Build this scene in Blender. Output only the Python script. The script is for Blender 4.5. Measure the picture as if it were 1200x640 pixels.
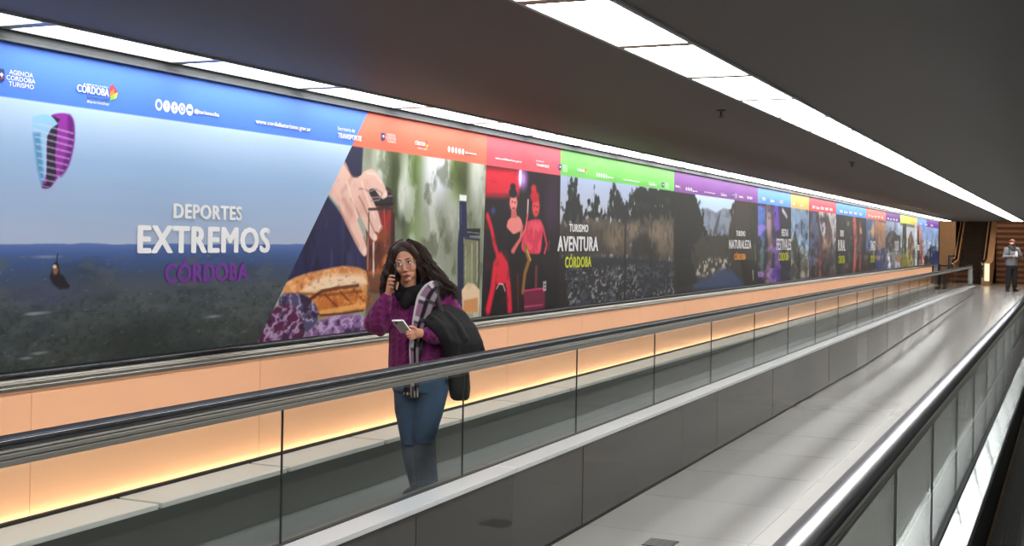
import bpy, bmesh, math, random
import numpy as np
from mathutils import Vector, Matrix

random.seed(7)
for _o in list(bpy.data.objects):
    bpy.data.objects.remove(_o)
SC = bpy.context.scene
COL = SC.collection

# ------------------------------------------------------------------ camera
F_PX = 1450.0                       # focal length for a 1200 px wide frame
TH = math.atan(656.1 / F_PX)        # the camera looks this far left of the corridor axis
CT, ST = math.cos(TH), math.sin(TH)
ROLL = 0.0165
EYE = 1.68
FWD = Vector((-ST, CT, 0)); RGT = Vector((CT, ST, 0)); UPV = Vector((0, 0, 1))
cam_d = bpy.data.cameras.new('camera'); cam = bpy.data.objects.new('camera', cam_d); COL.objects.link(cam)
c_r = RGT * math.cos(ROLL) + UPV * math.sin(ROLL)
c_u = UPV * math.cos(ROLL) - RGT * math.sin(ROLL)
cam.matrix_world = Matrix(((c_r.x, c_u.x, -FWD.x, 0), (c_r.y, c_u.y, -FWD.y, 0), (c_r.z, c_u.z, -FWD.z, EYE), (0, 0, 0, 1)))
cam_d.sensor_width = 36.0
cam_d.lens = F_PX / 1200 * 36
cam_d.shift_y = -40.8 / 1200
cam_d.clip_start = 0.02; cam_d.clip_end = 300
SC.camera = cam

# ------------------------------------------------------------------ view, world, light levels
vs = SC.view_settings
SC.display_settings.display_device = 'sRGB'
vs.view_transform = 'Standard'; vs.look = 'None'; vs.gamma = 1.0; vs.use_curve_mapping = False
vs.exposure = 0.0
world = bpy.data.worlds.new('world'); SC.world = world; world.use_nodes = True
world.node_tree.nodes['Background'].inputs[0].default_value = (0.8, 0.9, 1.0, 1)
world.node_tree.nodes['Background'].inputs[1].default_value = 0.02
MAIN_LIGHT, WALL_LIGHT, FAR_LIGHT = 29.0, 9.0, 52.0
LED_LIGHT, GLOW_PANEL = 85.0, 0.28
SC.cycles.max_bounces = 8; SC.cycles.diffuse_bounces = 4; SC.cycles.glossy_bounces = 4
SC.cycles.transparent_max_bounces = 24; SC.cycles.transmission_bounces = 4
SC.cycles.sample_clamp_indirect = 4.0
SC.cycles.caustics_reflective = False; SC.cycles.caustics_refractive = False
SC.cycles.use_denoising = True

# ------------------------------------------------------------------ real layout of the corridor (metres)
# lateral positions are given as distances left of the camera, x = -d * CT
def lx(d): return -d * CT
WALL_X = lx(5.17)
CEIL_Z = 2.66
WALL_END = 50.6
CEIL_END = 53.0
BAND_Z, TOP_Z, BOT_Z = 2.323, 2.598, 0.93
FLOOR_LOW = -0.335
def floor_z(s):
    t = min(1, max(0, (s - 21.0) / 25.5))
    return FLOOR_LOW + (0.36) * t

def ray(u, v):
    du, dv = u - 600.0, v - 279.2
    a = du * math.cos(ROLL) + dv * math.sin(ROLL); b = -du * math.sin(ROLL) + dv * math.cos(ROLL)
    return FWD + RGT * (a / F_PX) - UPV * (b / F_PX)
def W(u, v):
    """metres along the poster wall and height, for a point measured on the photograph"""
    d = ray(u, v); t = WALL_X / d.x
    return (d.y * t, EYE + d.z * t)

# ------------------------------------------------------------------ helpers: colours, materials
def lin(c):
    c = c / 255.0
    return c / 12.92 if c <= 0.04045 else ((c + 0.055) / 1.055) ** 2.4
def rgb(*c): return (lin(c[0]), lin(c[1]), lin(c[2]), 1.0)
def mat(name, col, rough=0.5, metal=0.0, spec=0.5, var=0.06, vscale=8.0, bump=0.0, bscale=60.0, coat=0.0):
    m = bpy.data.materials.new(name); m.use_nodes = True
    nt = m.node_tree; b = nt.nodes['Principled BSDF']
    b.inputs['Roughness'].default_value = rough; b.inputs['Metallic'].default_value = metal
    b.inputs['Specular IOR Level'].default_value = spec
    b.inputs['Coat Weight'].default_value = coat
    tc = nt.nodes.new('ShaderNodeTexCoord')
    n = nt.nodes.new('ShaderNodeTexNoise'); n.inputs['Scale'].default_value = vscale; n.inputs['Detail'].default_value = 3
    nt.links.new(tc.outputs['Object'], n.inputs['Vector'])
    r = nt.nodes.new('ShaderNodeMix'); r.data_type = 'RGBA'
    c = rgb(*col)
    r.inputs[6].default_value = tuple(max(0, x * (1 - var)) for x in c[:3]) + (1,)
    r.inputs[7].default_value = tuple(min(1, x * (1 + var)) for x in c[:3]) + (1,)
    nt.links.new(n.outputs['Fac'], r.inputs[0]); nt.links.new(r.outputs[2], b.inputs['Base Color'])
    if bump:
        n2 = nt.nodes.new('ShaderNodeTexNoise'); n2.inputs['Scale'].default_value = bscale
        nt.links.new(tc.outputs['Object'], n2.inputs['Vector'])
        bp = nt.nodes.new('ShaderNodeBump'); bp.inputs['Strength'].default_value = bump; bp.inputs['Distance'].default_value = 0.01
        nt.links.new(n2.outputs['Fac'], bp.inputs['Height']); nt.links.new(bp.outputs['Normal'], b.inputs['Normal'])
    return m
def emit(name, col, strength):
    m = bpy.data.materials.new(name); m.use_nodes = True; nt = m.node_tree
    nt.nodes.remove(nt.nodes['Principled BSDF'])
    e = nt.nodes.new('ShaderNodeEmission'); e.inputs[0].default_value = rgb(*col); e.inputs[1].default_value = strength
    nt.links.new(e.outputs[0], nt.nodes['Material Output'].inputs[0]); return m
def wave_bump(m, scale, axis, strength, dist=0.004, dscale=0.0, profile='SIN', sz=(1, 1, 1)):
    nt = m.node_tree; b = nt.nodes['Principled BSDF']; tc = nt.nodes.new('ShaderNodeTexCoord')
    mp = nt.nodes.new('ShaderNodeMapping'); mp.inputs['Scale'].default_value = sz
    w = nt.nodes.new('ShaderNodeTexWave'); w.inputs['Scale'].default_value = scale; w.bands_direction = axis; w.wave_profile = profile
    w.inputs['Distortion'].default_value = dscale
    bp = nt.nodes.new('ShaderNodeBump'); bp.inputs['Strength'].default_value = strength; bp.inputs['Distance'].default_value = dist
    nt.links.new(tc.outputs['Object'], mp.inputs['Vector']); nt.links.new(mp.outputs[0], w.inputs['Vector'])
    nt.links.new(w.outputs['Fac'], bp.inputs['Height']); nt.links.new(bp.outputs['Normal'], b.inputs['Normal'])
    return m
def glass_mat(name, tint, refl, rough=0.02):
    m = bpy.data.materials.new(name); m.use_nodes = True; nt = m.node_tree
    nt.nodes.remove(nt.nodes['Principled BSDF'])
    t = nt.nodes.new('ShaderNodeBsdfTransparent'); t.inputs[0].default_value = tint + (1,)
    g = nt.nodes.new('ShaderNodeBsdfGlossy'); g.inputs['Roughness'].default_value = rough
    lw = nt.nodes.new('ShaderNodeLayerWeight'); lw.inputs['Blend'].default_value = 0.5
    pw = nt.nodes.new('ShaderNodeMath'); pw.operation = 'POWER'; pw.inputs[1].default_value = 5.0
    f = nt.nodes.new('ShaderNodeMath'); f.operation = 'MULTIPLY_ADD'; f.inputs[1].default_value = 1 - refl; f.inputs[2].default_value = refl
    nt.links.new(lw.outputs['Facing'], pw.inputs[0]); nt.links.new(pw.outputs[0], f.inputs[0])
    mx = nt.nodes.new('ShaderNodeMixShader')
    nt.links.new(f.outputs[0], mx.inputs[0]); nt.links.new(t.outputs[0], mx.inputs[1]); nt.links.new(g.outputs[0], mx.inputs[2])
    nt.links.new(mx.outputs[0], nt.nodes['Material Output'].inputs[0]); return m
def attr_mat(name, rough=0.45, spec=0.4, bump=0.0, bscale=40, vary=0.0):
    m = bpy.data.materials.new(name); m.use_nodes = True; nt = m.node_tree; b = nt.nodes['Principled BSDF']
    a = nt.nodes.new('ShaderNodeVertexColor'); a.layer_name = 'tint'
    nt.links.new(a.outputs[0], b.inputs['Base Color'])
    b.inputs['Roughness'].default_value = rough; b.inputs['Specular IOR Level'].default_value = spec
    if bump:
        tc = nt.nodes.new('ShaderNodeTexCoord'); n2 = nt.nodes.new('ShaderNodeTexNoise'); n2.inputs['Scale'].default_value = bscale
        nt.links.new(tc.outputs['Object'], n2.inputs['Vector'])
        bp = nt.nodes.new('ShaderNodeBump'); bp.inputs['Strength'].default_value = bump; bp.inputs['Distance'].default_value = 0.01
        nt.links.new(n2.outputs['Fac'], bp.inputs['Height']); nt.links.new(bp.outputs['Normal'], b.inputs['Normal'])
    return m

# ------------------------------------------------------------------ helpers: meshes and objects
def finish(bm, name, m, parent=None, smooth=False, kind=None):
    me = bpy.data.meshes.new(name); bm.normal_update(); bm.to_mesh(me); bm.free()
    return place(me, name, m, parent, smooth, kind)
def place(me, name, m, parent=None, smooth=False, kind=None):
    if m is not None and not me.materials: me.materials.append(m)
    if smooth: me.polygons.foreach_set('use_smooth', [True] * len(me.polygons))
    o = bpy.data.objects.new(name, me); COL.objects.link(o)
    if parent is not None:
        o.parent = parent
        o.matrix_parent_inverse = parent.matrix_basis.inverted()
    if kind: o['kind'] = kind
    return o
def empty(name, loc, label, cat, group=None):
    o = bpy.data.objects.new(name, None); COL.objects.link(o); o.location = loc; o.empty_display_size = 0.2
    tag(o, label, cat, group); return o
def tag(o, label, cat, group=None):
    o['label'] = label; o['category'] = cat
    if group: o['group'] = group
    return o
def box(bm, x0, x1, y0, y1, z0, z1, bev=0.0):
    r = bmesh.ops.create_cube(bm, size=1.0)
    for v in r['verts']:
        v.co = Vector(((x0 + x1) / 2 + v.co.x * abs(x1 - x0), (y0 + y1) / 2 + v.co.y * abs(y1 - y0), (z0 + z1) / 2 + v.co.z * abs(z1 - z0)))
    if bev:
        es = list({e for v in r['verts'] for e in v.link_edges})
        bmesh.ops.bevel(bm, geom=es, offset=bev, segments=2, affect='EDGES', profile=0.5)
def boxobj(name, m, dims, parent=None, bev=0.0, kind=None):
    bm = bmesh.new(); box(bm, *dims, bev=bev); return finish(bm, name, m, parent, False, kind)
def sweep(bm, path, prof, closed_prof=True, side=None, caps=True):
    """sweep a profile [(a, b)] along a path; a is along the side vector, b along the other normal"""
    n = len(path); rings = []
    for i, p in enumerate(path):
        t = (path[min(i + 1, n - 1)] - path[max(i - 1, 0)]).normalized()
        b = side.cross(t).normalized() if side is not None else None
        if b is None:
            ref = Vector((0, 0, 1)) if abs(t.z) < 0.9 else Vector((1, 0, 0))
            s_ = ref.cross(t).normalized(); b_ = t.cross(s_)
        else: s_, b_ = side, b
        rings.append([bm.verts.new(p + s_ * a + b_ * c) for a, c in prof])
    k = len(prof)
    for i in range(n - 1):
        for j in range(k if closed_prof else k - 1):
            bm.faces.new((rings[i][j], rings[i][(j + 1) % k], rings[i + 1][(j + 1) % k], rings[i + 1][j]))
    if caps and closed_prof:
        bm.faces.new(rings[0][::-1]); bm.faces.new(rings[-1])
    return rings
def tube(bm, pts, radii, seg=10, flat=None):
    """tapered tube with round ends; flat = (direction, factor) squashes the section"""
    P = [Vector(p) for p in pts]; R = list(radii)
    d0 = (P[0] - P[1]).normalized(); d1 = (P[-1] - P[-2]).normalized()
    PP = [P[0] + d0 * R[0] * 0.8] + [P[0] + d0 * R[0] * 0.45] + P + [P[-1] + d1 * R[-1] * 0.45, P[-1] + d1 * R[-1] * 0.8]
    RR = [R[0] * 0.35, R[0] * 0.8] + R + [R[-1] * 0.8, R[-1] * 0.35]
    n = len(PP); rings = []; up = None
    for i in range(n):
        t = (PP[min(i + 1, n - 1)] - PP[max(i - 1, 0)]).normalized()
        if up is None:
            up = Vector((0, 1, 0)) if abs(t.y) < 0.8 else Vector((1, 0, 0))
        up = (up - t * up.dot(t)).normalized(); s_ = t.cross(up)
        ring = []
        for k in range(seg):
            a = 2 * math.pi * k / seg; off = (up * math.cos(a) + s_ * math.sin(a)) * RR[i]
            if flat: 
                fd = Vector(flat[0]).normalized(); off -= fd * off.dot(fd) * (1 - flat[1])
            ring.append(bm.verts.new(PP[i] + off))
        rings.append(ring)
    for i in range(n - 1):
        for k in range(seg):
            bm.faces.new((rings[i][k], rings[i][(k + 1) % seg], rings[i + 1][(k + 1) % seg], rings[i + 1][k]))
    bm.faces.new(rings[0][::-1]); bm.faces.new(rings[-1])
def ellipsoid(bm, c, r, M=None, seg=20):
    res = bmesh.ops.create_uvsphere(bm, u_segments=seg, v_segments=max(8, seg * 2 // 3), radius=1.0)
    for v in res['verts']:
        p = Vector((v.co.x * r[0] + c[0], v.co.y * r[1] + c[1], v.co.z * r[2] + c[2]))
        v.co = (M @ p) if M is not None else p
def loft(bm, sections, seg=28):
    """closed body from elliptical sections (center, rx, ry), stacked"""
    rings = []
    for c, rx, ry in sections:
        rings.append([bm.verts.new(Vector(c) + Vector((math.cos(2 * math.pi * k / seg) * rx, math.sin(2 * math.pi * k / seg) * ry, 0))) for k in range(seg)])
    for i in range(len(rings) - 1):
        for k in range(seg):
            bm.faces.new((rings[i][k], rings[i][(k + 1) % seg], rings[i + 1][(k + 1) % seg], rings[i + 1][k]))
    bm.faces.new(rings[0][::-1]); bm.faces.new(rings[-1])
def fuse(bm, voxel, smooth=4, factor=0.5):
    """one continuous skin over overlapping volumes"""
    bmesh.ops.recalc_face_normals(bm, faces=bm.faces)
    me = bpy.data.meshes.new('fuse'); bm.to_mesh(me); bm.free()
    o = bpy.data.objects.new('fuse', me); COL.objects.link(o)
    r = o.modifiers.new('r', 'REMESH'); r.mode = 'VOXEL'; r.voxel_size = voxel
    if smooth:
        s = o.modifiers.new('s', 'SMOOTH'); s.iterations = smooth; s.factor = factor
    bpy.context.view_layer.update()
    dg = bpy.context.evaluated_depsgraph_get()
    out = bpy.data.meshes.new_from_object(o.evaluated_get(dg))
    bpy.data.objects.remove(o); bpy.data.meshes.remove(me)
    out.polygons.foreach_set('use_smooth', [True] * len(out.polygons))
    return out
def paint(me, cols):
    a = me.color_attributes.new('tint', 'FLOAT_COLOR', 'POINT')
    c4 = np.ones((len(me.vertices), 4), dtype=np.float32); c4[:, :3] = cols
    a.data.foreach_set('color', c4.ravel())
def verts_np(me):
    a = np.empty(len(me.vertices) * 3, dtype=np.float32); me.vertices.foreach_get('co', a); return a.reshape(-1, 3)

# ------------------------------------------------------------------ materials
M_CEIL = mat('ceiling_metal', (70, 70, 70), 0.6, 0.0, 0.3, 0.05, 3, bump=0.25, bscale=220)
M_WALL = mat('wall_paint', (120, 118, 114), 0.6)
M_STEEL = mat('brushed_steel', (150, 150, 147), 0.32, 0.85, 0.5, 0.05, 5)
M_PROFILE = mat('rail_profile_steel', (128, 126, 120), 0.35, 0.6, 0.5, 0.05, 5)
M_DECK = mat('deck_aluminium', (206, 209, 212), 0.22, 0.35, 0.5, 0.06, 2.5)
M_DECKSHINE = mat('polished_deck_steel', (215, 220, 226), 0.16, 0.9, 0.5, 0.04, 2, bump=0.10, bscale=7)
def rubber_mat():
    m = mat('handrail_rubber', (17, 17, 19), 0.6, 0, 0.1, 0.1, 20); nt = m.node_tree; b = nt.nodes['Principled BSDF']
    g = nt.nodes.new('ShaderNodeBsdfGlossy'); g.inputs['Roughness'].default_value = 0.07; g.inputs[0].default_value = (0.85, 0.9, 1, 1)
    mx = nt.nodes.new('ShaderNodeMixShader'); mx.inputs[0].default_value = 0.085
    nt.links.new(b.outputs[0], mx.inputs[1]); nt.links.new(g.outputs[0], mx.inputs[2]); nt.links.new(mx.outputs[0], nt.nodes['Material Output'].inputs[0]); return m
M_RUBBER = rubber_mat()
M_DARK = mat('dark_gap', (22, 22, 22), 0.6)
M_SKIRT = mat('skirt_steel', (92, 94, 90), 0.35, 0.5, 0.5, 0.05, 3)
M_BRUSH = mat('bristle_brush', (26, 25, 24), 0.8, 0, 0.3, 0.4, 90, bump=0.9, bscale=160)
M_CLAD = mat('cladding_stone', (62, 60, 57), 0.09, 0.1, 0.5, 0.10, 3.5, bump=0.05, bscale=4)
def per_object(m, lo, hi):
    nt = m.node_tree; b = nt.nodes['Principled BSDF']; src = b.inputs['Base Color'].links[0].from_socket
    oi = nt.nodes.new('ShaderNodeObjectInfo'); mr = nt.nodes.new('ShaderNodeMapRange'); mr.inputs[3].default_value = lo; mr.inputs[4].default_value = hi
    mx = nt.nodes.new('ShaderNodeMix'); mx.data_type = 'RGBA'; mx.blend_type = 'MULTIPLY'; mx.inputs[0].default_value = 1
    nt.links.new(oi.outputs['Random'], mr.inputs[0]); nt.links.new(src, mx.inputs[6]); nt.links.new(mr.outputs[0], mx.inputs[7]); nt.links.new(mx.outputs[2], b.inputs['Base Color'])
per_object(M_CLAD, 0.75, 1.2)
M_BELT = wave_bump(mat('grooved_belt', (104, 108, 108), 0.45, 0.45, 0.5, 0.08, 6), 26, 'X', 0.8, 0.004)
M_LEDGE = mat('ledge_paint', (196, 195, 190), 0.45, 0, 0.3, 0.05, 3)
M_GOLD = mat('belt_edge_tan', (150, 120, 85), 0.5)
M_GLASS = glass_mat('balustrade_glass', (0.90, 0.935, 0.92), 0.035)
M_DIFF_MAIN = emit('main_diffuser', (255, 253, 250), MAIN_LIGHT)
M_DIFF_WALL = emit('wall_diffuser', (255, 253, 250), WALL_LIGHT)
M_LED = emit('led_warm', (255, 226, 190), LED_LIGHT)
def glow_mat():
    m = mat('peach_panel', (214, 164, 128), 0.35, 0, 0.4, 0.03, 3)
    b = m.node_tree.nodes['Principled BSDF']
    b.inputs['Emission Color'].default_value = rgb(248, 182, 142); b.inputs['Emission Strength'].default_value = GLOW_PANEL
    return m
M_GLOW = glow_mat()
def floor_mat():
    m = mat('terrazzo', (140, 139, 135), 0.2, 0, 0.55, 0.10, 160)
    nt = m.node_tree; b = nt.nodes['Principled BSDF']; src = b.inputs['Base Color'].links[0].from_socket
    tc = nt.nodes.new('ShaderNodeTexCoord'); mp = nt.nodes.new('ShaderNodeMapping')
    mp.inputs['Location'].default_value = (0.73, 0.2, 0)
    br = nt.nodes.new('ShaderNodeTexBrick'); br.offset = 0.0; br.inputs['Scale'].default_value = 1.0
    br.inputs['Mortar Size'].default_value = 0.004; br.inputs['Brick Width'].default_value = 1.2; br.inputs['Row Height'].default_value = 1.2
    br.inputs['Color1'].default_value = (1, 1, 1, 1); br.inputs['Color2'].default_value = (0.9, 0.9, 0.9, 1); br.inputs['Mortar'].default_value = (0.6, 0.6, 0.6, 1)
    mx = nt.nodes.new('ShaderNodeMix'); mx.data_type = 'RGBA'; mx.blend_type = 'MULTIPLY'; mx.inputs[0].default_value = 1
    nt.links.new(tc.outputs['Object'], mp.inputs[0]); nt.links.new(mp.outputs[0], br.inputs['Vector'])
    nt.links.new(src, mx.inputs[6]); nt.links.new(br.outputs['Color'], mx.inputs[7]); nt.links.new(mx.outputs[2], b.inputs['Base Color'])
    n = nt.nodes.new('ShaderNodeTexNoise'); n.inputs['Scale'].default_value = 1.1
    bp = nt.nodes.new('ShaderNodeBump'); bp.inputs['Strength'].default_value = 0.05; bp.inputs['Distance'].default_value = 0.05
    nt.links.new(tc.outputs['Object'], n.inputs['Vector']); nt.links.new(n.outputs['Fac'], bp.inputs['Height']); nt.links.new(bp.outputs['Normal'], b.inputs['Normal'])
    return m
M_FLOOR = floor_mat()
def wood_mat(name, col, rows):
    m = mat(name, col, 0.5, 0, 0.4, 0.18, 6)
    return wave_bump(m, rows, 'Z', 0.9, 0.03) if rows else m
M_WOOD = wood_mat('warm_wood', (170, 142, 114), 0)
M_SLAT = wood_mat('slatted_wood', (98, 64, 42), 1.3)
M_BLACK = mat('black_metal', (16, 16, 17), 0.45)

# ------------------------------------------------------------------ the shell
S0 = -2.5                             # the corridor starts behind the camera
HALL_END = 66.0
bm = bmesh.new()
ss = [S0, 0, 5, 10, 15, 21, 24, 27, 30, 33, 36, 40, 43, 46.5, 50, HALL_END]
rows = [[bm.verts.new((x, s, floor_z(s) + dz)) for x, dz in ((-9.5, 0), (1.05, 0), (1.05, -0.12), (-9.5, -0.12))] for s in ss]
for a, b in zip(rows[:-1], rows[1:]):
    for j in range(4): bm.faces.new((a[j], a[(j + 1) % 4], b[(j + 1) % 4], b[j]))
bm.faces.new(rows[0][::-1]); bm.faces.new(rows[-1])
bmesh.ops.recalc_face_normals(bm, faces=bm.faces)
finish(bm, 'floor', M_FLOOR, kind='structure')
boxobj('ceiling', M_CEIL, (WALL_X - 0.3, 1.3, S0, CEIL_END, CEIL_Z, CEIL_Z + 0.25), kind='structure')
boxobj('wall_left', M_WALL, (WALL_X - 0.25, WALL_X - 0.012, S0, WALL_END, FLOOR_LOW - 0.1, CEIL_Z), kind='structure')
boxobj('wall_right', mat('wall_bounce_pale', (205, 205, 202), 0.6), (1.0, 1.25, S0, HALL_END, FLOOR_LOW - 0.1, 6.0), kind='structure')  # unseen wall, coloured pale to bounce light back onto the right-hand rail
boxobj('wall_rear', M_WALL, (WALL_X - 0.25, 1.25, S0 - 0.2, S0, FLOOR_LOW - 0.1, CEIL_Z), kind='structure')
# curved metal cove between the wall light and the posters
bm = bmesh.new()
prof = [(0.0, 0.060), (0.012, 0.060), (0.016, 0.040), (0.022, 0.018), (0.032, 0.004), (0.044, 0.0), (0.044, -0.008), (0.0, -0.008)]
sweep(bm, [Vector((WALL_X - 0.010, S0, TOP_Z)), Vector((WALL_X - 0.010, WALL_END, TOP_Z))], [(a, b) for a, b in prof], side=Vector((1, 0, 0)))
finish(bm, 'trim_1', mat('cove_grey', (74, 77, 80), 0.5, 0.0, 0.3), smooth=False, kind='structure')
boxobj('trim_2', M_BLACK, (WALL_X - 0.02, WALL_X + 0.02, WALL_END, WALL_END + 0.10, 0.0, CEIL_Z), kind='structure')
# the escalator hall at the far end
boxobj('wall_far', M_SLAT, (-9.5, 1.0, HALL_END, HALL_END + 0.3, -0.3, 6.0), kind='structure')
boxobj('wall_hall_left', M_WOOD, (-9.7, -9.5, WALL_END, HALL_END, -0.3, 6.0), kind='structure')
boxobj('wall_hall_return', M_WALL, (-9.5, WALL_X - 0.25, WALL_END - 0.2, WALL_END, -0.3, 6.0), kind='structure')
boxobj('ceiling_hall', M_CEIL, (-9.7, 1.25, CEIL_END, HALL_END + 0.3, 6.0, 6.2), kind='structure')
boxobj('wall_hall_front', M_CEIL, (-9.7, 1.25, CEIL_END, CEIL_END + 0.15, CEIL_Z + 0.25, 6.0), kind='structure')

# ------------------------------------------------------------------ strip lights in the ceiling
def strip_light(label, d0, d1, s_first, step, m):
    x0, x1 = sorted((lx(d0), lx(d1)))
    root = empty('strip_light', ((x0 + x1) / 2, S0 + 0.1, CEIL_Z), label, 'ceiling light')
    bm = bmesh.new()
    for xa in (x0 - 0.022, x1): box(bm, xa, xa + 0.022, S0, CEIL_END - 0.3, CEIL_Z - 0.014, CEIL_Z + 0.0)
    finish(bm, 'frame', mat('light_frame_grey', (150, 152, 156), 0.5), root)
    s = s_first
    while s > S0: s -= step
    s += step
    while s + step < CEIL_END - 0.2:
        boxobj('diffuser', m, (x0, x1, s + 0.042, s + step - 0.042, CEIL_Z - 0.010, CEIL_Z - 0.001), root)
        bm = bmesh.new(); box(bm, x0, x1, s - 0.042, s + 0.042, CEIL_Z - 0.014, CEIL_Z - 0.001); finish(bm, 'divider', M_PROFILE, root)
        s += step
    return root
strip_light('wide white strip light running down the middle of the dark ceiling', 1.885, 2.28, 5.88, 1.235, M_DIFF_MAIN)
strip_light('narrow white strip light along the top of the poster wall', 4.80, 5.125, 4.38, 1.26, M_DIFF_WALL)

# ------------------------------------------------------------------ moving walkways
LEDGE_Z, RAIL_Z = 0.28, 0.98
def handrail_path(x, s0, s1, r=0.33):
    """rail line with a rounded return at the far end"""
    pts = [Vector((x, s, RAIL_Z)) for s in np.linspace(s0, s1 - r, 40)]
    for k in range(1, 13):
        a = math.pi * k / 12
        pts.append(Vector((x, s1 - r + math.sin(a) * r, RAIL_Z - r + math.cos(a) * r)))
    pts.append(Vector((x, s1 - r - 0.35, RAIL_Z - 2 * r)))
    return pts
def handrail(parent, x, s0, s1, half=0.043):
    bm = bmesh.new()
    prof = []
    for k in range(24):
        a = 2 * math.pi * k / 24
        ca, sa = math.cos(a), math.sin(a)
        prof.append((half * math.copysign(abs(ca) ** 0.45, ca), 0.019 * math.copysign(abs(sa) ** 0.42, sa)))
    sweep(bm, handrail_path(x, s0, s1), prof, side=Vector((1, 0, 0)))
    return finish(bm, 'handrail', M_RUBBER, parent, True)
def rail_profile(parent, x, s0, s1):
    """grooved metal channel that carries the handrail"""
    half = [(0.036, 0.0), (0.040, -0.012), (0.034, -0.017), (0.036, -0.022), (0.036, -0.034), (0.030, -0.038), (0.032, -0.043), (0.030, -0.060), (0.020, -0.064)]
    prof = half + [(-a, b) for a, b in half[::-1]]
    bm = bmesh.new()
    prof = [(-a, b) for a, b in prof]
    sweep(bm, [Vector((x, s0, RAIL_Z - 0.014)), Vector((x, s1 - 0.35, RAIL_Z - 0.014))], [(a, b) for a, b in prof], side=Vector((1, 0, 0)))
    bmesh.ops.recalc_face_normals(bm, faces=bm.faces)
    return finish(bm, 'rail_profile', M_PROFILE, parent)
def glass_run(parent, x, s_first, step, s0, s1, j=0.005):
    s = s_first
    while s > s0: s -= step
    while s < s1 - 0.3:
        e = min(s + step - 0.012, s1 - 0.25)
        boxobj('glass_panel', M_GLASS, (x - 0.005, x + 0.005, max(s, s0), e, LEDGE_Z - 0.02, RAIL_Z - 0.075), parent)
        if s > s0:
            boxobj('glass_joint', M_DARK, (x - 0.005, x + 0.005, s - 0.006 - j / 2, s - 0.006 + j / 2, LEDGE_Z, RAIL_Z - 0.075), parent)
        s += step
def deck_run(parent, m, x0, x1, s0, s1, step, first, h=0.03, gap=0.006, rise=0.0):
    s = first
    while s > s0: s -= step
    while s < s1:
        o = boxobj('deck_cover', m, (x0, x1, max(s, s0), min(s + step - gap, s1), LEDGE_Z - h, LEDGE_Z), parent, bev=0.004)
        if rise:                                     # these covers are canted, higher beside the belt
            for v in o.data.vertices:
                if v.co.z > LEDGE_Z - h * 0.6: v.co.z += rise * (v.co.x - x0) / (x1 - x0)
        s += step
def cladding_run(parent, x, outward, s0, s1, step, first):
    s = first
    while s > s0: s -= step
    k = 0
    while s < s1 - 0.05:
        a, e = max(s, s0), min(s + step - 0.008, s1)
        bm = bmesh.new()
        z0a, z0b = floor_z(a) + 0.03, floor_z(e) + 0.03
        tilt = 0.0045 * math.sin(k * 2.4)                  # each slab is set a touch off plane
        x_in = x - outward * 0.02
        vs_ = []
        for (yy, zz, dd) in ((a, z0a, tilt), (e, z0b, -tilt), (e, LEDGE_Z - 0.032, -tilt), (a, LEDGE_Z - 0.032, tilt)):
            vs_.append((bm.verts.new((x + dd, yy, zz)), bm.verts.new((x_in, yy, zz))))
        bm.faces.new([v[0] for v in vs_]); bm.faces.new([v[1] for v in vs_][::-1])
        for i in range(4):
            j = (i + 1) % 4
            bm.faces.new((vs_[i][0], vs_[i][1], vs_[j][1], vs_[j][0]))
        bmesh.ops.recalc_face_normals(bm, faces=bm.faces)
        finish(bm, 'cladding_panel', M_CLAD, parent)
        s += step; k += 1
    bm = bmesh.new()
    xs = sorted((x - outward * 0.03, x - outward * 0.01))
    box(bm, xs[0], xs[1], s0, s1, FLOOR_LOW - 0.02, LEDGE_Z - 0.032)
    finish(bm, 'base_board', M_DARK, parent)

END1 = 46.3
w1 = empty('moving_walkway', (lx(4.15), S0, 0.0), 'moving walkway carrying the woman in purple, along the poster wall', 'moving walkway')
boxobj('belt', M_BELT, (lx(4.68), lx(3.61), S0, 43.6, -0.05, 0.0), w1)
boxobj('landing_plate', M_STEEL, (lx(4.68), lx(3.61), 43.6, END1 + 0.9, -0.05, 0.004), w1)
boxobj('skirt', M_SKIRT, (lx(3.61), lx(3.60), S0, END1, -0.05, LEDGE_Z - 0.03), w1)
boxobj('skirt', M_SKIRT, (lx(4.695), lx(4.685), S0, END1, -0.05, LEDGE_Z - 0.03), w1)
deck_run(w1, M_DECK, lx(3.535), lx(3.36), S0, END1, 2.4, 6.9)
deck_run(w1, M_SKIRT, lx(3.61), lx(3.54), S0, END1, 2.4, 6.9)
bm = bmesh.new(); box(bm, lx(3.552), lx(3.528), S0, END1 - 0.3, LEDGE_Z, LEDGE_Z + 0.008); finish(bm, 'glass_clamp', M_DARK, w1)
deck_run(w1, M_LEDGE, lx(5.0), lx(4.685), S0, END1, 1.15, 5.1, gap=0.03)
boxobj('deck_support', M_DARK, (lx(5.0), lx(4.70), S0, END1, LEDGE_Z - 0.045, LEDGE_Z - 0.031), w1)
boxobj('deck_lip', M_DARK, (lx(5.03), lx(5.002), S0, END1, LEDGE_Z - 0.05, LEDGE_Z + 0.016), w1)
glass_run(w1, lx(3.54), 4.66, 1.82, S0, END1)
cladding_run(w1, lx(3.375), 1, S0, END1, 1.2, 6.86)
bm = bmesh.new(); box(bm, lx(5.02), lx(3.38), END1 - 0.012, END1, floor_z(END1) - 0.03, LEDGE_Z - 0.033)
for v in bm.verts: pass
finish(bm, 'cladding_panel', M_CLAD, w1) if False else bm.free()
for d in (3.50, 5.07):
    handrail(w1, lx(d), S0, END1 if d < 4 else 47.5); rail_profile(w1, lx(d), S0, END1 if d < 4 else 47.5)
boxobj('newel_cap', M_STEEL, (lx(3.535), lx(3.465), END1 - 0.36, END1 - 0.30, LEDGE_Z, RAIL_Z - 0.08), w1)
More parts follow.
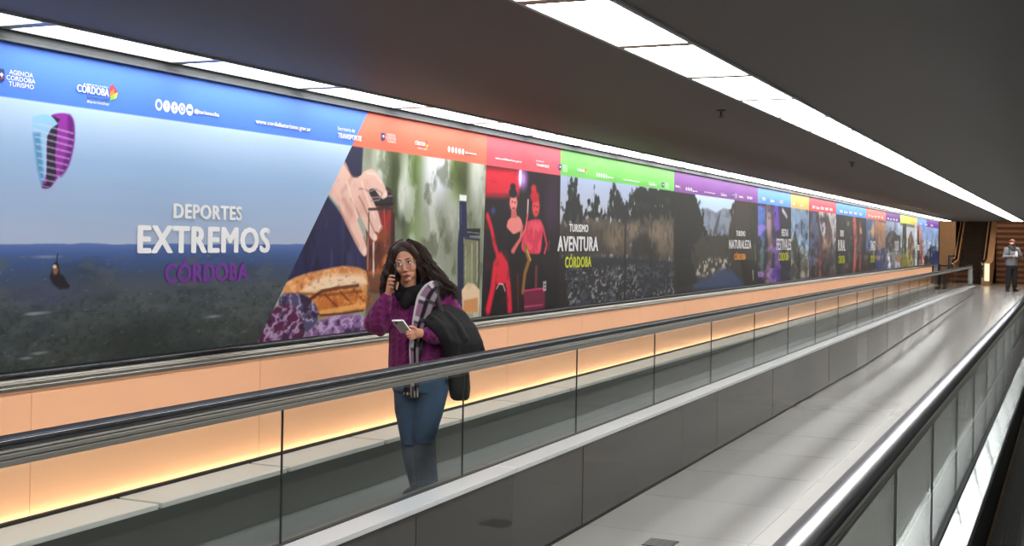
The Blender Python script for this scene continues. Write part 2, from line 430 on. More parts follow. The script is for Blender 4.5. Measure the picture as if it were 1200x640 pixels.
# lit peach panels under the wall-side handrail
s = 4.553
while s > S0: s -= 1.87
while s < 47.3:
    boxobj('light_panel', M_GLOW, (lx(5.09), lx(5.075), max(s, S0), min(s + 1.864, 47.3), LEDGE_Z - 0.06, RAIL_Z - 0.066), w1)
    s += 1.87
boxobj('panel_backing', M_DARK, (lx(5.115), lx(5.092), S0, 47.3, LEDGE_Z - 0.06, RAIL_Z - 0.066), w1)
boxobj('light_slot', M_DARK, (lx(5.075), lx(5.02), S0, 47.3, LEDGE_Z - 0.075, LEDGE_Z - 0.06), w1)
boxobj('light_strip', M_LED, (lx(5.055), lx(5.042), S0, 47.2, LEDGE_Z - 0.045, LEDGE_Z - 0.035), w1)

END2 = 44.0
w2 = empty('moving_walkway', (lx(-0.07), S0, 0.0), 'empty moving walkway at the right edge, with a bright steel deck and dark belt', 'moving walkway')
boxobj('belt', mat('grooved_belt_dark', (50, 48, 45), 0.5, 0.3, 0.4) and wave_bump(mat('grooved_belt_dark', (50, 48, 45), 0.5, 0.3, 0.4), 26, 'X', 0.9, 0.004), (lx(0.455), lx(-0.60), S0, END2 - 2, -0.05, 0.0), w2)
boxobj('belt_edge_line', M_GOLD, (lx(0.452), lx(0.437), S0, END2 - 2, -0.01, 0.006), w2)
boxobj('landing_plate', M_STEEL, (lx(0.455), lx(-0.60), END2 - 2, END2 + 0.8, -0.05, 0.004), w2)
boxobj('bristle_skirt', M_BRUSH, (lx(0.470), lx(0.458), S0, END2, -0.05, LEDGE_Z - 0.03), w2)
boxobj('bristle_skirt', M_BRUSH, (lx(-0.603), lx(-0.615), S0, END2, -0.05, LEDGE_Z - 0.03), w2)
deck_run(w2, M_DECKSHINE, lx(0.598), lx(0.458), S0, END2, 1.9, 3.05, rise=0.0155)
deck_run(w2, M_DECK, lx(0.80), lx(0.632), S0, END2, 2.4, 2.2)
bm = bmesh.new(); box(bm, lx(0.632), lx(0.598), S0, END2 - 0.3, LEDGE_Z - 0.03, LEDGE_Z + 0.010, bev=0.003); finish(bm, 'glass_clamp', M_DARK, w2)
deck_run(w2, M_DECKSHINE, lx(-0.603), lx(-0.76), S0, END2, 1.9, 3.05)
glass_run(w2, lx(0.615), 3.3, 1.30, S0, END2, 0.003)
glass_run(w2, lx(-0.76), 3.3, 1.30, S0, END2, 0.003)
cladding_run(w2, lx(0.785), -1, S0, END2, 1.2, 2.0)
for d in (0.62, -0.76):
    handrail(w2, lx(d), S0, END2, 0.046); rail_profile(w2, lx(d), S0, END2)
boxobj('outer_skirt', M_SKIRT, (lx(-1.0), lx(-0.99), S0, END2, -0.05, LEDGE_Z), w2)

# ------------------------------------------------------------------ small fittings
def floor_drain():
    d = ray(774, 637); t = (FLOOR_LOW - EYE) / d.z; cx, cy = d.x * t, d.y * t
    root = empty('floor_drain', (cx, cy, FLOOR_LOW), 'small slotted metal drain grate in the marble floor', 'drain')
    boxobj('drain_tray', M_DARK, (cx - 0.10, cx + 0.10, cy - 0.10, cy + 0.10, FLOOR_LOW, FLOOR_LOW + 0.004), root)
    bm = bmesh.new()
    for k in range(8):
        box(bm, cx - 0.095, cx + 0.095, cy - 0.095 + k * 0.0257, cy - 0.085 + k * 0.0257, FLOOR_LOW + 0.004, FLOOR_LOW + 0.008)
    finish(bm, 'grate', M_STEEL, root)
floor_drain()
def sprinkler(u, v, label):
    d = ray(u, v); t = (CEIL_Z - EYE) / d.z; x, y = d.x * t, d.y * t
    root = empty('ceiling_sprinkler', (x, y, CEIL_Z), label, 'sprinkler')
    bm = bmesh.new(); loft(bm, [((x, y, CEIL_Z - 0.012), 0.03, 0.03), ((x, y, CEIL_Z), 0.038, 0.038)], 16); finish(bm, 'rosette', M_BLACK, root)
    bm = bmesh.new(); loft(bm, [((x, y, CEIL_Z - 0.058), 0.014, 0.014), ((x, y, CEIL_Z - 0.05), 0.024, 0.024), ((x, y, CEIL_Z - 0.045), 0.008, 0.008), ((x, y, CEIL_Z - 0.008), 0.010, 0.010)], 12); finish(bm, 'nozzle', M_BLACK, root)
sprinkler(845, 129, 'black ceiling sprinkler between the two strip lights, the nearer one')
sprinkler(998, 190, 'black ceiling sprinkler between the two strip lights, the farther one')

# ------------------------------------------------------------------ the posters: printed pictures on the wall
def hash2(ix, iy, seed):
    h = (ix.astype(np.int64) * 374761393 + iy.astype(np.int64) * 668265263 + seed * 974711) & 0x7fffffff
    h = ((h ^ (h >> 13)) * 1274126177) & 0x7fffffff
    return ((h ^ (h >> 16)) & 0xffff) / 65535.0
def vnoise(x, y, seed=0):
    ix, iy = np.floor(x), np.floor(y); fx, fy = x - ix, y - iy
    fx = fx * fx * (3 - 2 * fx); fy = fy * fy * (3 - 2 * fy)
    a = hash2(ix, iy, seed); b = hash2(ix + 1, iy, seed); c = hash2(ix, iy + 1, seed); d = hash2(ix + 1, iy + 1, seed)
    return (a * (1 - fx) + b * fx) * (1 - fy) + (c * (1 - fx) + d * fx) * fy
def fbm(x, y, seed=0, o=4):
    t = 0; amp = 0.5; n = 0
    for k in range(o):
        t = t + amp * vnoise(x * 2 ** k, y * 2 ** k, seed + k * 17); n += amp; amp *= 0.5
    return t / n
def spline(P, n=6):
    P = np.array(P, float); m = len(P); out = []
    for i in range(m):
        p0, p1, p2, p3 = P[i - 1], P[i], P[(i + 1) % m], P[(i + 2) % m]
        for t in np.arange(n) / n:
            out.append(0.5 * ((2 * p1) + (-p0 + p2) * t + (2 * p0 - 5 * p1 + 4 * p2 - p3) * t * t + (-p0 + 3 * p1 - 3 * p2 + p3) * t ** 3))
    return np.array(out)
class Print:
    """a picture printed on a stretch of wall; s runs along the wall, z up (metres)"""
    def __init__(self, left, right, px=1.25):
        # left, right: two wall points each, the top and the bottom of that edge
        (sl1, zl1), (sl0, zl0) = left; (sr1, zr1), (sr0, zr0) = right
        fl = lambda z: sl0 + (sl1 - sl0) * (z - zl0) / (zl1 - zl0)
        fr = lambda z: sr0 + (sr1 - sr0) * (z - zr0) / (zr1 - zr0)
        mid = 0.5 * (fl(1.8) + fr(1.8)); zc = 4.71 * ST + mid * CT
        dz = px * zc / F_PX * 1.05; ds = dz * zc / 4.71 * 0.62 
        self.nz = int((TOP_Z - BOT_Z) / dz) + 2
        self.ns = int(max(fr(1.8) - fl(1.8), 0.1) / ds) + 2
        z = np.linspace(BOT_Z, TOP_Z, self.nz)
        # finer columns where the wall is nearer
        a, b = fl(1.8) * CT + 4.71 * ST, fr(1.8) * CT + 4.71 * ST
        t = 1 / np.linspace(1 / a, 1 / b, self.ns); t = (t - a) / (b - a)
        Z, T = np.meshgrid(z, t, indexing='ij')
        self.Z = Z.ravel(); self.S = (fl(Z) + (fr(Z) - fl(Z)) * T).ravel()
        self.C = np.zeros((self.Z.size, 3)); self.dz = dz
    def mix(self, m, col):
        c = np.asarray(col, float)
        self.C += (c - self.C) * m[:, None]
    def fill(self, col): self.C[:] = col
    def grad(self, stops):
        zs = [W(0, 0)[1]] and [a for a, _ in stops]; cs = np.array([c for _, c in stops], float)
        o = np.argsort(zs); zs = np.array(zs)[o]; cs = cs[o]
        self.C = np.stack([np.interp(self.Z, zs, cs[:, k]) for k in range(3)], 1)
    def poly_m(self, pts, soft=0.006, smooth=False):
        P = np.array([W(*p) for p in pts])
        if smooth: P = spline(P)
        m = np.zeros(self.Z.size)
        k = (self.S > P[:, 0].min() - 4 * soft) & (self.S < P[:, 0].max() + 4 * soft) & (self.Z > P[:, 1].min() - 4 * soft) & (self.Z < P[:, 1].max() + 4 * soft)
        if not k.any(): return m
        s, z = self.S[k], self.Z[k]
        ins = np.zeros(s.size, bool); d = np.full(s.size, 9.0)
        for i in range(len(P)):
            (x0, y0), (x1, y1) = P[i - 1], P[i]
            if y0 != y1:
                c = ((y0 > z) != (y1 > z)) & (s < (x1 - x0) * (z - y0) / (y1 - y0) + x0)
                ins ^= c
            dx, dy = x1 - x0, y1 - y0; L = dx * dx + dy * dy + 1e-12
            t = np.clip(((s - x0) * dx + (z - y0) * dy) / L, 0, 1)
            d = np.minimum(d, np.hypot(s - x0 - t * dx, z - y0 - t * dy))
        sd = np.where(ins, d, -d)
        m[k] = np.clip(0.5 + sd / (2 * soft), 0, 1); return m
    def poly(self, pts, col, soft=0.006, smooth=False, a=1.0, tex=None):
        m = self.poly_m(pts, soft, smooth) * a
        if tex is not None: m = m * tex
        self.mix(m, col)
    def ell_m(self, u, v, ru, rv, soft=0.35, rot=0.0):
        s, z = W(u, v); s1, _ = W(u + ru, v); s0, _ = W(u - ru, v); _, z1 = W(u, v - rv); _, z0 = W(u, v + rv)
        a = (self.S - s) / max(1e-4, (s1 - s0) / 2); b = (self.Z - z) / max(1e-4, (z1 - z0) / 2)
        if rot:
            c_, s_ = math.cos(rot), math.sin(rot); a, b = a * c_ + b * s_, -a * s_ + b * c_
        r = np.hypot(a, b)
        return np.clip((1 + soft / 2 - r) / soft, 0, 1)
    def ell(self, u, v, ru, rv, col, soft=0.35, a=1.0, rot=0.0): self.mix(self.ell_m(u, v, ru, rv, soft, rot) * a, col)
    def stroke(self, pts, w, col, a=1.0, soft=0.4):
        """w: half width in metres"""
        P = [W(*p) for p in pts]; d = np.full(self.Z.size, 9.0)
        for (x0, y0), (x1, y1) in zip(P[:-1], P[1:]):
            dx, dy = x1 - x0, y1 - y0; L = dx * dx + dy * dy + 1e-12
            t = np.clip(((self.S - x0) * dx + (self.Z - y0) * dy) / L, 0, 1)
            d = np.minimum(d, np.hypot(self.S - x0 - t * dx, self.Z - y0 - t * dy))
        self.mix(np.clip((w * (1 + soft) - d) / (w * 2 * soft), 0, 1) * a, col)
    def noise(self, fs, fz, seed=0, o=4): return fbm(self.S * fs, self.Z * fz, seed, o)
    def speckle(self, m, col, fs, fz, seed, thr, k=8, a=1.0):
        n = self.noise(fs, fz, seed, 3); self.mix(m * np.clip((n - thr) * k, 0, 1) * a, col)
    def band(self, col, edges=None):
        m = np.clip((self.Z - BAND_Z) / 0.004 + 0.5, 0, 1)
        self.mix(m, col)
    def below(self): return self.Z < BAND_Z
    def rough_poly(self, pts, col, soft, fs, fz, seed, amp=1.0, k=5, a=1.0):
        m = self.poly_m(pts, soft); n = self.noise(fs, fz, seed, 4)
        self.mix(np.clip((m + (n - 0.5) * amp * 2 - 0.5) * k + 0.5, 0, 1) * (m > 0.001) * a, col)
    def contrast(self, k, mid=115):
        b = self.below()[:, None]; self.C = np.where(b, np.clip(mid + (self.C - mid) * k, 3, 255), self.C)
    def build(self, label):
        me = bpy.data.meshes.new('advertising_poster')
        # a thin sheet: front grid plus a rim that turns back to the wall
        co = np.zeros((self.Z.size, 3)); co[:, 0] = WALL_X + 0.0; co[:, 1] = self.S; co[:, 2] = self.Z
        ns, nz = self.ns, self.nz
        idx = np.arange(ns * nz).reshape(nz, ns)
        q = np.stack([idx[:-1, :-1], idx[:-1, 1:], idx[1:, 1:], idx[1:, :-1]], -1).reshape(-1, 4)
        rim = np.concatenate([idx[0, :], idx[1:, -1], idx[-1, -2::-1], idx[-2:0:-1, 0]])
        back = co[rim].copy(); back[:, 0] -= 0.010
        n0 = ns * nz; k = len(rim); r2 = n0 + np.arange(k)
        side = np.stack([rim, r2, np.roll(r2, -1), np.roll(rim, -1)], -1)
        me.from_pydata(np.concatenate([co, back]).tolist(), [], np.concatenate([q, side]).tolist())
        c = np.clip(np.concatenate([self.C, self.C[rim]]) / 255.0, 0, 1)
        c = np.where(c <= 0.04045, c / 12.92, ((c + 0.055) / 1.055) ** 2.4)
        paint(me, c)
        o = place(me, 'advertising_poster', M_PRINT); tag(o, label, 'poster', 'tourism posters along the tunnel wall'); return o

M_PRINT = attr_mat('poster_print', 0.45, 0.22, bump=0.03, bscale=5)
WHITE = mat('print_white', (246, 246, 246), 0.45, var=0.01)
M_INK = {}
def ink(col):
    if col not in M_INK: M_INK[col] = mat('print_ink', col, 0.45, var=0.01)
    return M_INK[col]
FONT = bpy.data.fonts.load('<builtin>')
def text_mesh(body, bold):
    cu = bpy.data.curves.new('t', 'FONT'); cu.body = body; cu.font = FONT; cu.size = 1.0; cu.offset = 0.0; cu.space_character = 1.0 + bold * 2.2
    cu.resolution_u = 3
    o = bpy.data.objects.new('t', cu); COL.objects.link(o); bpy.context.view_layer.update()
    me = bpy.data.meshes.new_from_object(o.evaluated_get(bpy.context.evaluated_depsgraph_get()))
    bpy.data.objects.remove(o); bpy.data.curves.remove(cu)
    if bold > 0.015:                       # heavy weight: the glyphs printed again a stem's width to each side
        k = bold * 1.1; b_ = bmesh.new(); b_.from_mesh(me)
        for q in range(8):
            t_ = bmesh.new(); t_.from_mesh(me); an = q * math.pi / 4
            bmesh.ops.translate(t_, vec=(k * math.cos(an), k * 0.45 * math.sin(an), 0.0004 * (q + 1)), verts=t_.verts)
            m2 = bpy.data.meshes.new('t'); t_.to_mesh(m2); t_.free(); b_.from_mesh(m2); bpy.data.meshes.remove(m2)
        b_.to_mesh(me); b_.free()
    return me
def lettering(parent, body, bl, br, tl, col=(246, 246, 246), bold=0.02, name='lettering', zfix=None, lift=0.002):
    """a line of printed letters between two measured baseline points, tl gives the capital height"""
    s0, z0 = W(*bl); s1, z1 = W(*br); _, zt = W(*tl)
    me = text_mesh(body, bold); P = verts_np(me)
    ref = text_mesh('E', bold); R = verts_np(ref); bpy.data.meshes.remove(ref)
    lo, cap = R[:, 1].min(), R[:, 1].max()
    x0, x1 = P[:, 0].min(), P[:, 0].max()
    zb = z0 if zfix is None else zfix
    Q = np.empty_like(P); Q[:, 0] = WALL_X + lift + P[:, 2]
    Q[:, 1] = s0 + (P[:, 0] - x0) / (x1 - x0) * (s1 - s0); Q[:, 2] = zb + (P[:, 1] - lo) / (cap - lo) * (zt - z0)
    me.vertices.foreach_set('co', Q.ravel()); me.update()
    return place(me, name, ink(col), parent)
def disc_row(parent, us, vs_, ru, rv, col=(246, 246, 246), icons=None):
    for k, (u, v) in enumerate(zip(us, vs_)):
        s, z = W(u, v); _, z1 = W(u, v - rv); r = abs(z1 - z)
        bm = bmesh.new()
        bm.faces.new([bm.verts.new((WALL_X + 0.002, s + r * 0.9 * math.cos(2 * math.pi * i / 24), z + r * math.sin(2 * math.pi * i / 24))) for i in range(24)])
        o = finish(bm, 'round_icon', ink(col), parent)
        if icons:
            me = text_mesh(icons[1][k], 0.01); P = verts_np(me)
            c0, c1 = P.min(0), P.max(0); sc = r * 1.15 / max(c1[1] - c0[1], c1[0] - c0[0])
            Q = np.empty_like(P); Q[:, 0] = WALL_X + 0.003; Q[:, 1] = s + (P[:, 0] - (c0[0] + c1[0]) / 2) * sc; Q[:, 2] = z + (P[:, 1] - (c0[1] + c1[1]) / 2) * sc
            me.vertices.foreach_set('co', Q.ravel()); me.update(); place(me, 'glyph', ink(icons[0]), o)
def flat_shape(parent, name, pts, col, lift=0.003):
    bm = bmesh.new()
    f = bm.faces.new([bm.verts.new((WALL_X + lift, *W(*p))) for p in pts]); bm.normal_update()
    if f.normal.x < 0: f.normal_flip()
    return finish(bm, name, ink(col), parent)
def cordoba_logo(parent, u0, u1, v, h, small=True):
    """province logo: bold word with a faceted coloured leaf; u0-u1 word, v baseline at u0, h capital height"""
    sl = 0.17
    w = u1 - u0; v1 = v + w * sl
    lettering(parent, 'CÓRDOBA', (u0, v), (u1, v1), (u0, v - h), bold=0.03, name='logo_word')
    if small:
        lettering(parent, 'turismo ciudad', (u0 + w * .32, v + h * .62 + w * .06), (u1, v1 + h * .5), (u0 + w * .32, v + h * .12 + w * .06), (70, 78, 110), 0.012, 'logo_small')
        lettering(parent, '#quierovolver', (u0 + w * .32, v + h * 1.15 + w * .06), (u1 + 1, v1 + h * 1.0), (u0 + w * .32, v + h * .75 + w * .06), bold=0.012, name='logo_small')
        lettering(parent, 'gobierno de la provincia', (u0 + w * .3, v - h * 1.12 + w * .05), (u1 - 1, v1 - h * 1.16), (u0 + w * .3, v - h * 1.36 + w * .05), bold=0.0, name='logo_small')
    e0, e1 = u1 + 0.4, u1 + w * 0.29; t, b = v1 - h * 1.75, v1 + h * 0.45
    m = (e0 + e1) / 2
    fl = lambda pts, c: flat_shape(parent, 'logo_leaf', [(e0 + (e1 - e0) * x, t + (b - t) * y) for x, y in pts], c)
    fl([(0.05, 0.25), (0.35, 0.0), (0.50, 0.30), (0.10, 0.52)], (225, 60, 60))
    fl([(0.35, 0.0), (0.75, 0.28), (1.0, 0.50), (0.62, 0.60), (0.50, 0.30)], (150, 60, 100))
    fl([(0.10, 0.52), (0.50, 0.30), (0.62, 0.60), (0.12, 0.80)], (240, 130, 60))
    fl([(0.12, 0.80), (0.62, 0.60), (0.55, 0.92), (0.12, 1.0)], (120, 195, 70))
    fl([(0.62, 0.60), (1.0, 0.50), (0.80, 0.85), (0.55, 0.92)], (245, 205, 60))
def agency(parent, u0, u1, v, h, detail=True):
    """agency crest and three lines of capitals; v = top of the first line at u0, h = line pitch"""
    w = u1 - u0
    cu = u0 - h * 0.95
    flat_shape(parent, 'crest', [(cu - h * .55, v - 0.1 * h), (cu + h * .45, v), (cu + h * .6, v + h * .4), (cu + h * .6, v + 2.0 * h), (cu + h * .1, v + 2.4 * h), (cu - h * .55, v + 2.2 * h)], (28, 48, 120))
    flat_shape(parent, 'crest_mark', [(cu - h * .3, v + h * .9), (cu + h * .1, v + h * .6), (cu + h * .4, v + h * 1.0), (cu + h * .1, v + h * 1.45)], (225, 232, 240), 0.004)
    flat_shape(parent, 'crest_mark', [(cu - h * .2, v + h * 1.75), (cu + h * .3, v + h * 1.35), (cu + h * .4, v + h * 1.6)], (200, 60, 60), 0.004)
    for k, (t, a, b) in enumerate((('AGENCIA', .10, .92), ('CORDOBA', 0, 1), ('TURISMO', .08, .95))):
        y = v + h * k; sl = 0.19
        lettering(parent, t, (u0 + w * a, y + h * .78 + w * a * sl), (u0 + w * b, y + h * .78 + w * b * sl), (u0 + w * a, y + w * a * sl), bold=0.0)
def simple_line(parent, t, u0, u1, v, h, col=(246, 246, 246), bold=0.02, sl=0.16):
    lettering(parent, t, (u0, v), (u1, v + (u1 - u0) * sl), (u0, v - h), col, bold)
def heading(parent, rows):
    for (t, bl, br, tl, col) in rows: lettering(parent, t, bl, br, tl, col, 0.05)

zt = lambda u, v: W(u, v)[1]
V = lambda a, b: (W(*a), W(*b))
e12 = V((430.7, 133), (302, 401)); e23 = V((570.5, 170), (564, 368)); e34 = V((657, 195), (655, 357)); e45 = V((790, 215), (790, 342))
# ---- 1: extreme sports, a paraglider over hazy hills
P = Print(((2.6, TOP_Z), (2.6, BOT_Z)), e12, 0.85)
P.grad([(zt(100, 125), (188, 214, 246)), (zt(100, 190), (160, 192, 232)), (zt(100, 245), (163, 186, 220)), (zt(100, 280), (172, 186, 214)), (zt(100, 284), (172, 186, 212))])
P.mix((P.noise(0.9, 5, 3) - 0.5) * 0.25 * (P.Z > zt(100, 284)), (215, 225, 245))
ridge = zt(100, 285.5) + 0.03 * (P.noise(2.2, 0, 11, 5) - 0.45)
land = np.clip((ridge - P.Z) / 0.006, 0, 1)
zz = [zt(100, v) for v in (284, 296, 308, 325, 345, 375, 405, 440)][::-1]
cc = np.array([(92, 120, 182), (72, 98, 156), (60, 84, 130), (62, 76, 102), (70, 78, 86), (66, 73, 74), (62, 67, 64), (56, 60, 54)], float)[::-1]
P.mix(land, np.stack([np.interp(P.Z, zz, cc[:, k]) for k in range(3)], 1))
lo = land * (P.Z < zt(100, 300))
n = P.noise(2.2, 9, 5, 5); P.mix(lo * np.clip((n - 0.5) * 4, 0, 1) * 0.45, (38, 48, 58))
n = P.noise(7, 16, 8, 5); P.mix(lo * np.clip((n - 0.52) * 5, 0, 1) * 0.5, (88, 94, 94))
lo2 = land * (P.Z < zt(100, 345)); n = P.noise(30, 50, 9, 4); P.mix(lo2 * np.clip((n - 0.5) * 3, 0, 1) * 0.55, (34, 42, 38))
P.speckle(lo, (150, 158, 165), 26, 60, 21, 0.76, 12, 0.3)
P.ell(140, 335, 60, 12, (86, 84, 92), 1.2, 0.35); P.ell(55, 345, 40, 14, (70, 74, 108), 1.2, 0.5); P.ell(170, 395, 50, 24, (34, 40, 38), 1.0, 0.5)
for (u, v, w_) in ((45, 367, 12), (38, 368, 8), (250, 371, 8), (45, 414, 9), (30, 420, 7), (55, 301, 14)): P.ell(u, v, w_, 1.6, (140, 148, 155), 1.2, 0.7)
g = lambda pts: [(20 + x / 2.78, 120 + y / 2.78) for x, y in pts]
P.poly(g([(50, 60), (58, 45), (100, 40), (136, 68), (110, 90), (96, 112), (95, 180), (93, 270), (80, 274), (68, 225), (55, 130)]), (150, 205, 240), 0.004, True)
P.poly(g([(52, 100), (75, 100), (90, 270), (80, 274), (66, 215)]), (70, 135, 190), 0.01, a=0.8)
P.poly(g([(112, 42), (160, 36), (184, 62), (185, 130), (167, 205), (135, 243), (108, 278), (80, 276), (95, 230), (100, 110), (134, 70)]), (150, 48, 165), 0.004, True)
P.poly(g([(165, 45), (184, 62), (185, 130), (167, 205), (140, 238), (165, 140)]), (105, 25, 125), 0.012, True)
P.poly(g([(134, 70), (112, 84), (98, 112), (96, 262), (80, 272), (84, 279), (107, 277), (128, 240), (124, 170), (130, 105)]), (38, 28, 52), 0.004)
P.poly(g([(112, 42), (132, 68), (140, 55)]), (45, 30, 55), 0.004)
wing = P.poly_m(g([(50, 60), (58, 45), (160, 36), (184, 62), (185, 130), (165, 210), (107, 278), (80, 275)]), 0.004)
st = 0.5 + 0.5 * np.sin((P.Z + 0.12 * (P.S - 4.6)) * 2 * math.pi / 0.034)
P.mix(wing * np.clip((st - 0.66) * 5, 0, 1) * (P.Z < zt(60, 146)) * 0.5, (222, 205, 240))
P.poly([(63.5, 309), (67, 306), (69, 311), (70, 320), (75, 324), (80, 334), (81, 338), (70, 339), (62, 333), (58, 325)], (30, 28, 34), 0.006)
P.ell(65, 317, 3, 5, (150, 95, 70), 0.6); P.ell(64, 312.5, 2.2, 2.2, (220, 200, 180), 0.6); P.stroke([(66.5, 306), (67.5, 298)], 0.004, (40, 38, 46)); P.stroke([(75, 331), (80.5, 335)], 0.008, (30, 28, 30))
P.band((80, 128, 232))
posters = []
o = P.build('large blue poster headed DEPORTES EXTREMOS, a paraglider over hazy hills')
posters.append(o)
heading(o, [('DEPORTES', (202.5, 255.8), (283.3, 257.5), (202.5, 238.2), (246, 246, 248)), ('EXTREMOS', (160, 297), (316, 295), (160, 263.5), (246, 246, 248)), ('CÓRDOBA', (192, 332.5), (290.5, 327.8), (192, 309), (108, 34, 146))])
agency(o, 7.2, 41, 80.7, 6.9)
cordoba_logo(o, 89.5, 127, 107.5, 9.0)
disc_row(o, (185.8, 195, 204.2, 213, 222), (122.9, 124.6, 126.3, 127.6, 128.8), 4.3, 6.9, icons=((80, 128, 232), ('•', 'f', 't', 'o', '-')))
simple_line(o, '@turismocba', 227, 256, 132.6, 5.0, sl=0.13)
simple_line(o, 'www.cordobaturismo.gov.ar', 299, 363.5, 144.6, 5.6, sl=0.14)
simple_line(o, 'Secretaría de', 395.5, 415.5, 152.2, 4.2, bold=0.005, sl=0.16)
simple_line(o, 'TRANSPORTE', 395.5, 423, 161.6, 6.2, bold=0.03, sl=0.15)
# ---- 2: food, a hand opening a jar above bread
P = Print(e12, e23, 0.85)
P.fill((158, 163, 148))
n = P.noise(2.6, 0.9, 41, 4); P.mix(np.clip((n - 0.42) * 4, 0, 1) * 0.7, (178, 184, 170)); 
n = P.noise(5, 2.5, 45, 4); P.mix(np.clip((n - 0.52) * 5, 0, 1) * 0.55, (112, 118, 98))
for (u, v, a, b, c, k) in ((462, 215, 16, 50, (78, 92, 56), .95), (474, 262, 14, 36, (70, 78, 62), .9), (447, 200, 9, 34, (205, 212, 198), .8), (478, 212, 9, 30, (205, 212, 200), .9), (490, 200, 9, 32, (92, 112, 58), .95), (511, 205, 16, 34, (216, 222, 230), .95), (536, 200, 7, 36, (110, 135, 60), .9), (545, 205, 12, 26, (84, 92, 60), .95), (558, 205, 8, 32, (200, 205, 196), .9), (486, 275, 10, 34, (140, 160, 105), .7), (462, 280, 8, 18, (196, 200, 190), .7), (512, 300, 22, 40, (150, 152, 140), .7), (548, 300, 20, 42, (118, 122, 106), .7)):
    P.ell(u, v, a, b, c, 1.1, k)
gm2 = (P.S > W(440, 250)[0]) * 1.0
n = P.noise(6, 4, 46, 4); P.mix(gm2 * np.clip((n - 0.56) * 7, 0, 1) * 0.5, (208, 212, 204)); n = P.noise(8, 5, 47, 4); P.mix(gm2 * np.clip((n - 0.56) * 7, 0, 1) * 0.5, (74, 80, 58))
P.ell(556, 300, 9, 36, (96, 100, 84), 1.0, .5); P.ell(530, 250, 8, 26, (196, 200, 192), 1.1, .6); P.ell(470, 232, 4, 22, (222, 226, 220), .9, .7)
q = lambda pts: [(300 + x / 2.665, 165 + y / 2.665) for x, y in pts]
# navy sleeves
P.poly(q([(296, 12), (335, 12), (330, 110), (305, 118), (270, 78), (285, 40)]), (58, 58, 84), 0.01)
P.poly(q([(222, 168), (250, 205), (300, 280), (345, 350), (350, 405), (250, 415), (130, 430), (85, 445), (120, 380)]), (48, 46, 84), 0.012)
sl = P.poly_m(q([(222, 168), (300, 280), (345, 350), (350, 405), (130, 430), (85, 445)]), 0.01)
P.mix(sl * np.clip((P.noise(9, 3, 51) - 0.5) * 5, 0, 1) * 0.6, (30, 28, 56)); P.mix(sl * np.clip((P.noise(14, 4, 52) - 0.6) * 5, 0, 1) * 0.5, (82, 80, 120))
# jar
J = q([(348, 195), (420, 195), (432, 230), (432, 420), (418, 470), (352, 470), (345, 420), (345, 240)])
P.poly(J, (112, 62, 48), 0.008, True); jm = P.poly_m(J, 0.008, True)
P.mix(jm * np.clip((P.noise(16, 10, 61) - 0.45) * 4, 0, 1) * 0.7, (166, 92, 52)); P.mix(jm * np.clip((P.noise(18, 14, 63) - 0.58) * 6, 0, 1) * 0.7, (64, 30, 28))
P.ell(300 + 405 / 2.665, 165 + 250 / 2.665, 7, 12, (160, 40, 48), 0.8, 0.8); P.poly(q([(350, 405), (425, 400), (418, 468), (352, 468)]), (196, 122, 62), 0.02, a=0.6)
P.poly(q([(422, 215), (434, 230), (432, 430), (420, 460)]), (58, 34, 34), 0.01, a=0.8)
P.stroke(q([(367, 318), (367, 425)]), 0.012, (235, 222, 212), 0.85); P.stroke(q([(350, 290), (349, 400)]), 0.006, (225, 190, 170), 0.6)
P.poly(q([(350, 150), (395, 142), (425, 158), (430, 200), (395, 208), (356, 190)]), (56, 44, 46), 0.008, True); P.stroke(q([(360, 178), (425, 172)]), 0.007, (128, 112, 108)); P.stroke(q([(365, 200), (428, 196)]), 0.006, (20, 16, 18))
# hand
H = q([(272, 62), (300, 110), (322, 112), (340, 94), (366, 90), (386, 112), (402, 140), (410, 166), (398, 182), (384, 170), (368, 150), (352, 158), (366, 188), (384, 230), (393, 268), (386, 288), (372, 284), (379, 304), (370, 314), (354, 296), (334, 252), (322, 232), (318, 250), (336, 300), (347, 335), (346, 354), (336, 360), (318, 334), (296, 290), (276, 248), (258, 205), (238, 176), (228, 160), (245, 120)])
P.poly(H, (226, 190, 178), 0.006, True); hm = P.poly_m(H, 0.006, True)
P.mix(hm * np.clip((P.noise(7, 7, 71) - 0.5) * 4, 0, 1) * 0.45, (200, 150, 135))
for l, w_, a_ in ((([(322, 232), (305, 200), (296, 180)]), .008, .75), (([(370, 284), (352, 240), (335, 200), (322, 175)]), .008, .75), (([(352, 158), (335, 150), (322, 150)]), .007, .6), (([(258, 205), (290, 270), (320, 330)]), .012, .5), (([(272, 180), (300, 230)]), .02, .25), (([(300, 112), (285, 140), (268, 160)]), .018, .25)):
    P.stroke(q(l), w_, (168, 112, 100), a_, 0.8)
for (x, y) in ((372, 300), (340, 345), (390, 270), (404, 168)): P.ell(300 + x / 2.665, 165 + y / 2.665, 2.2, 3.4, (240, 212, 204), 0.8, 0.9)
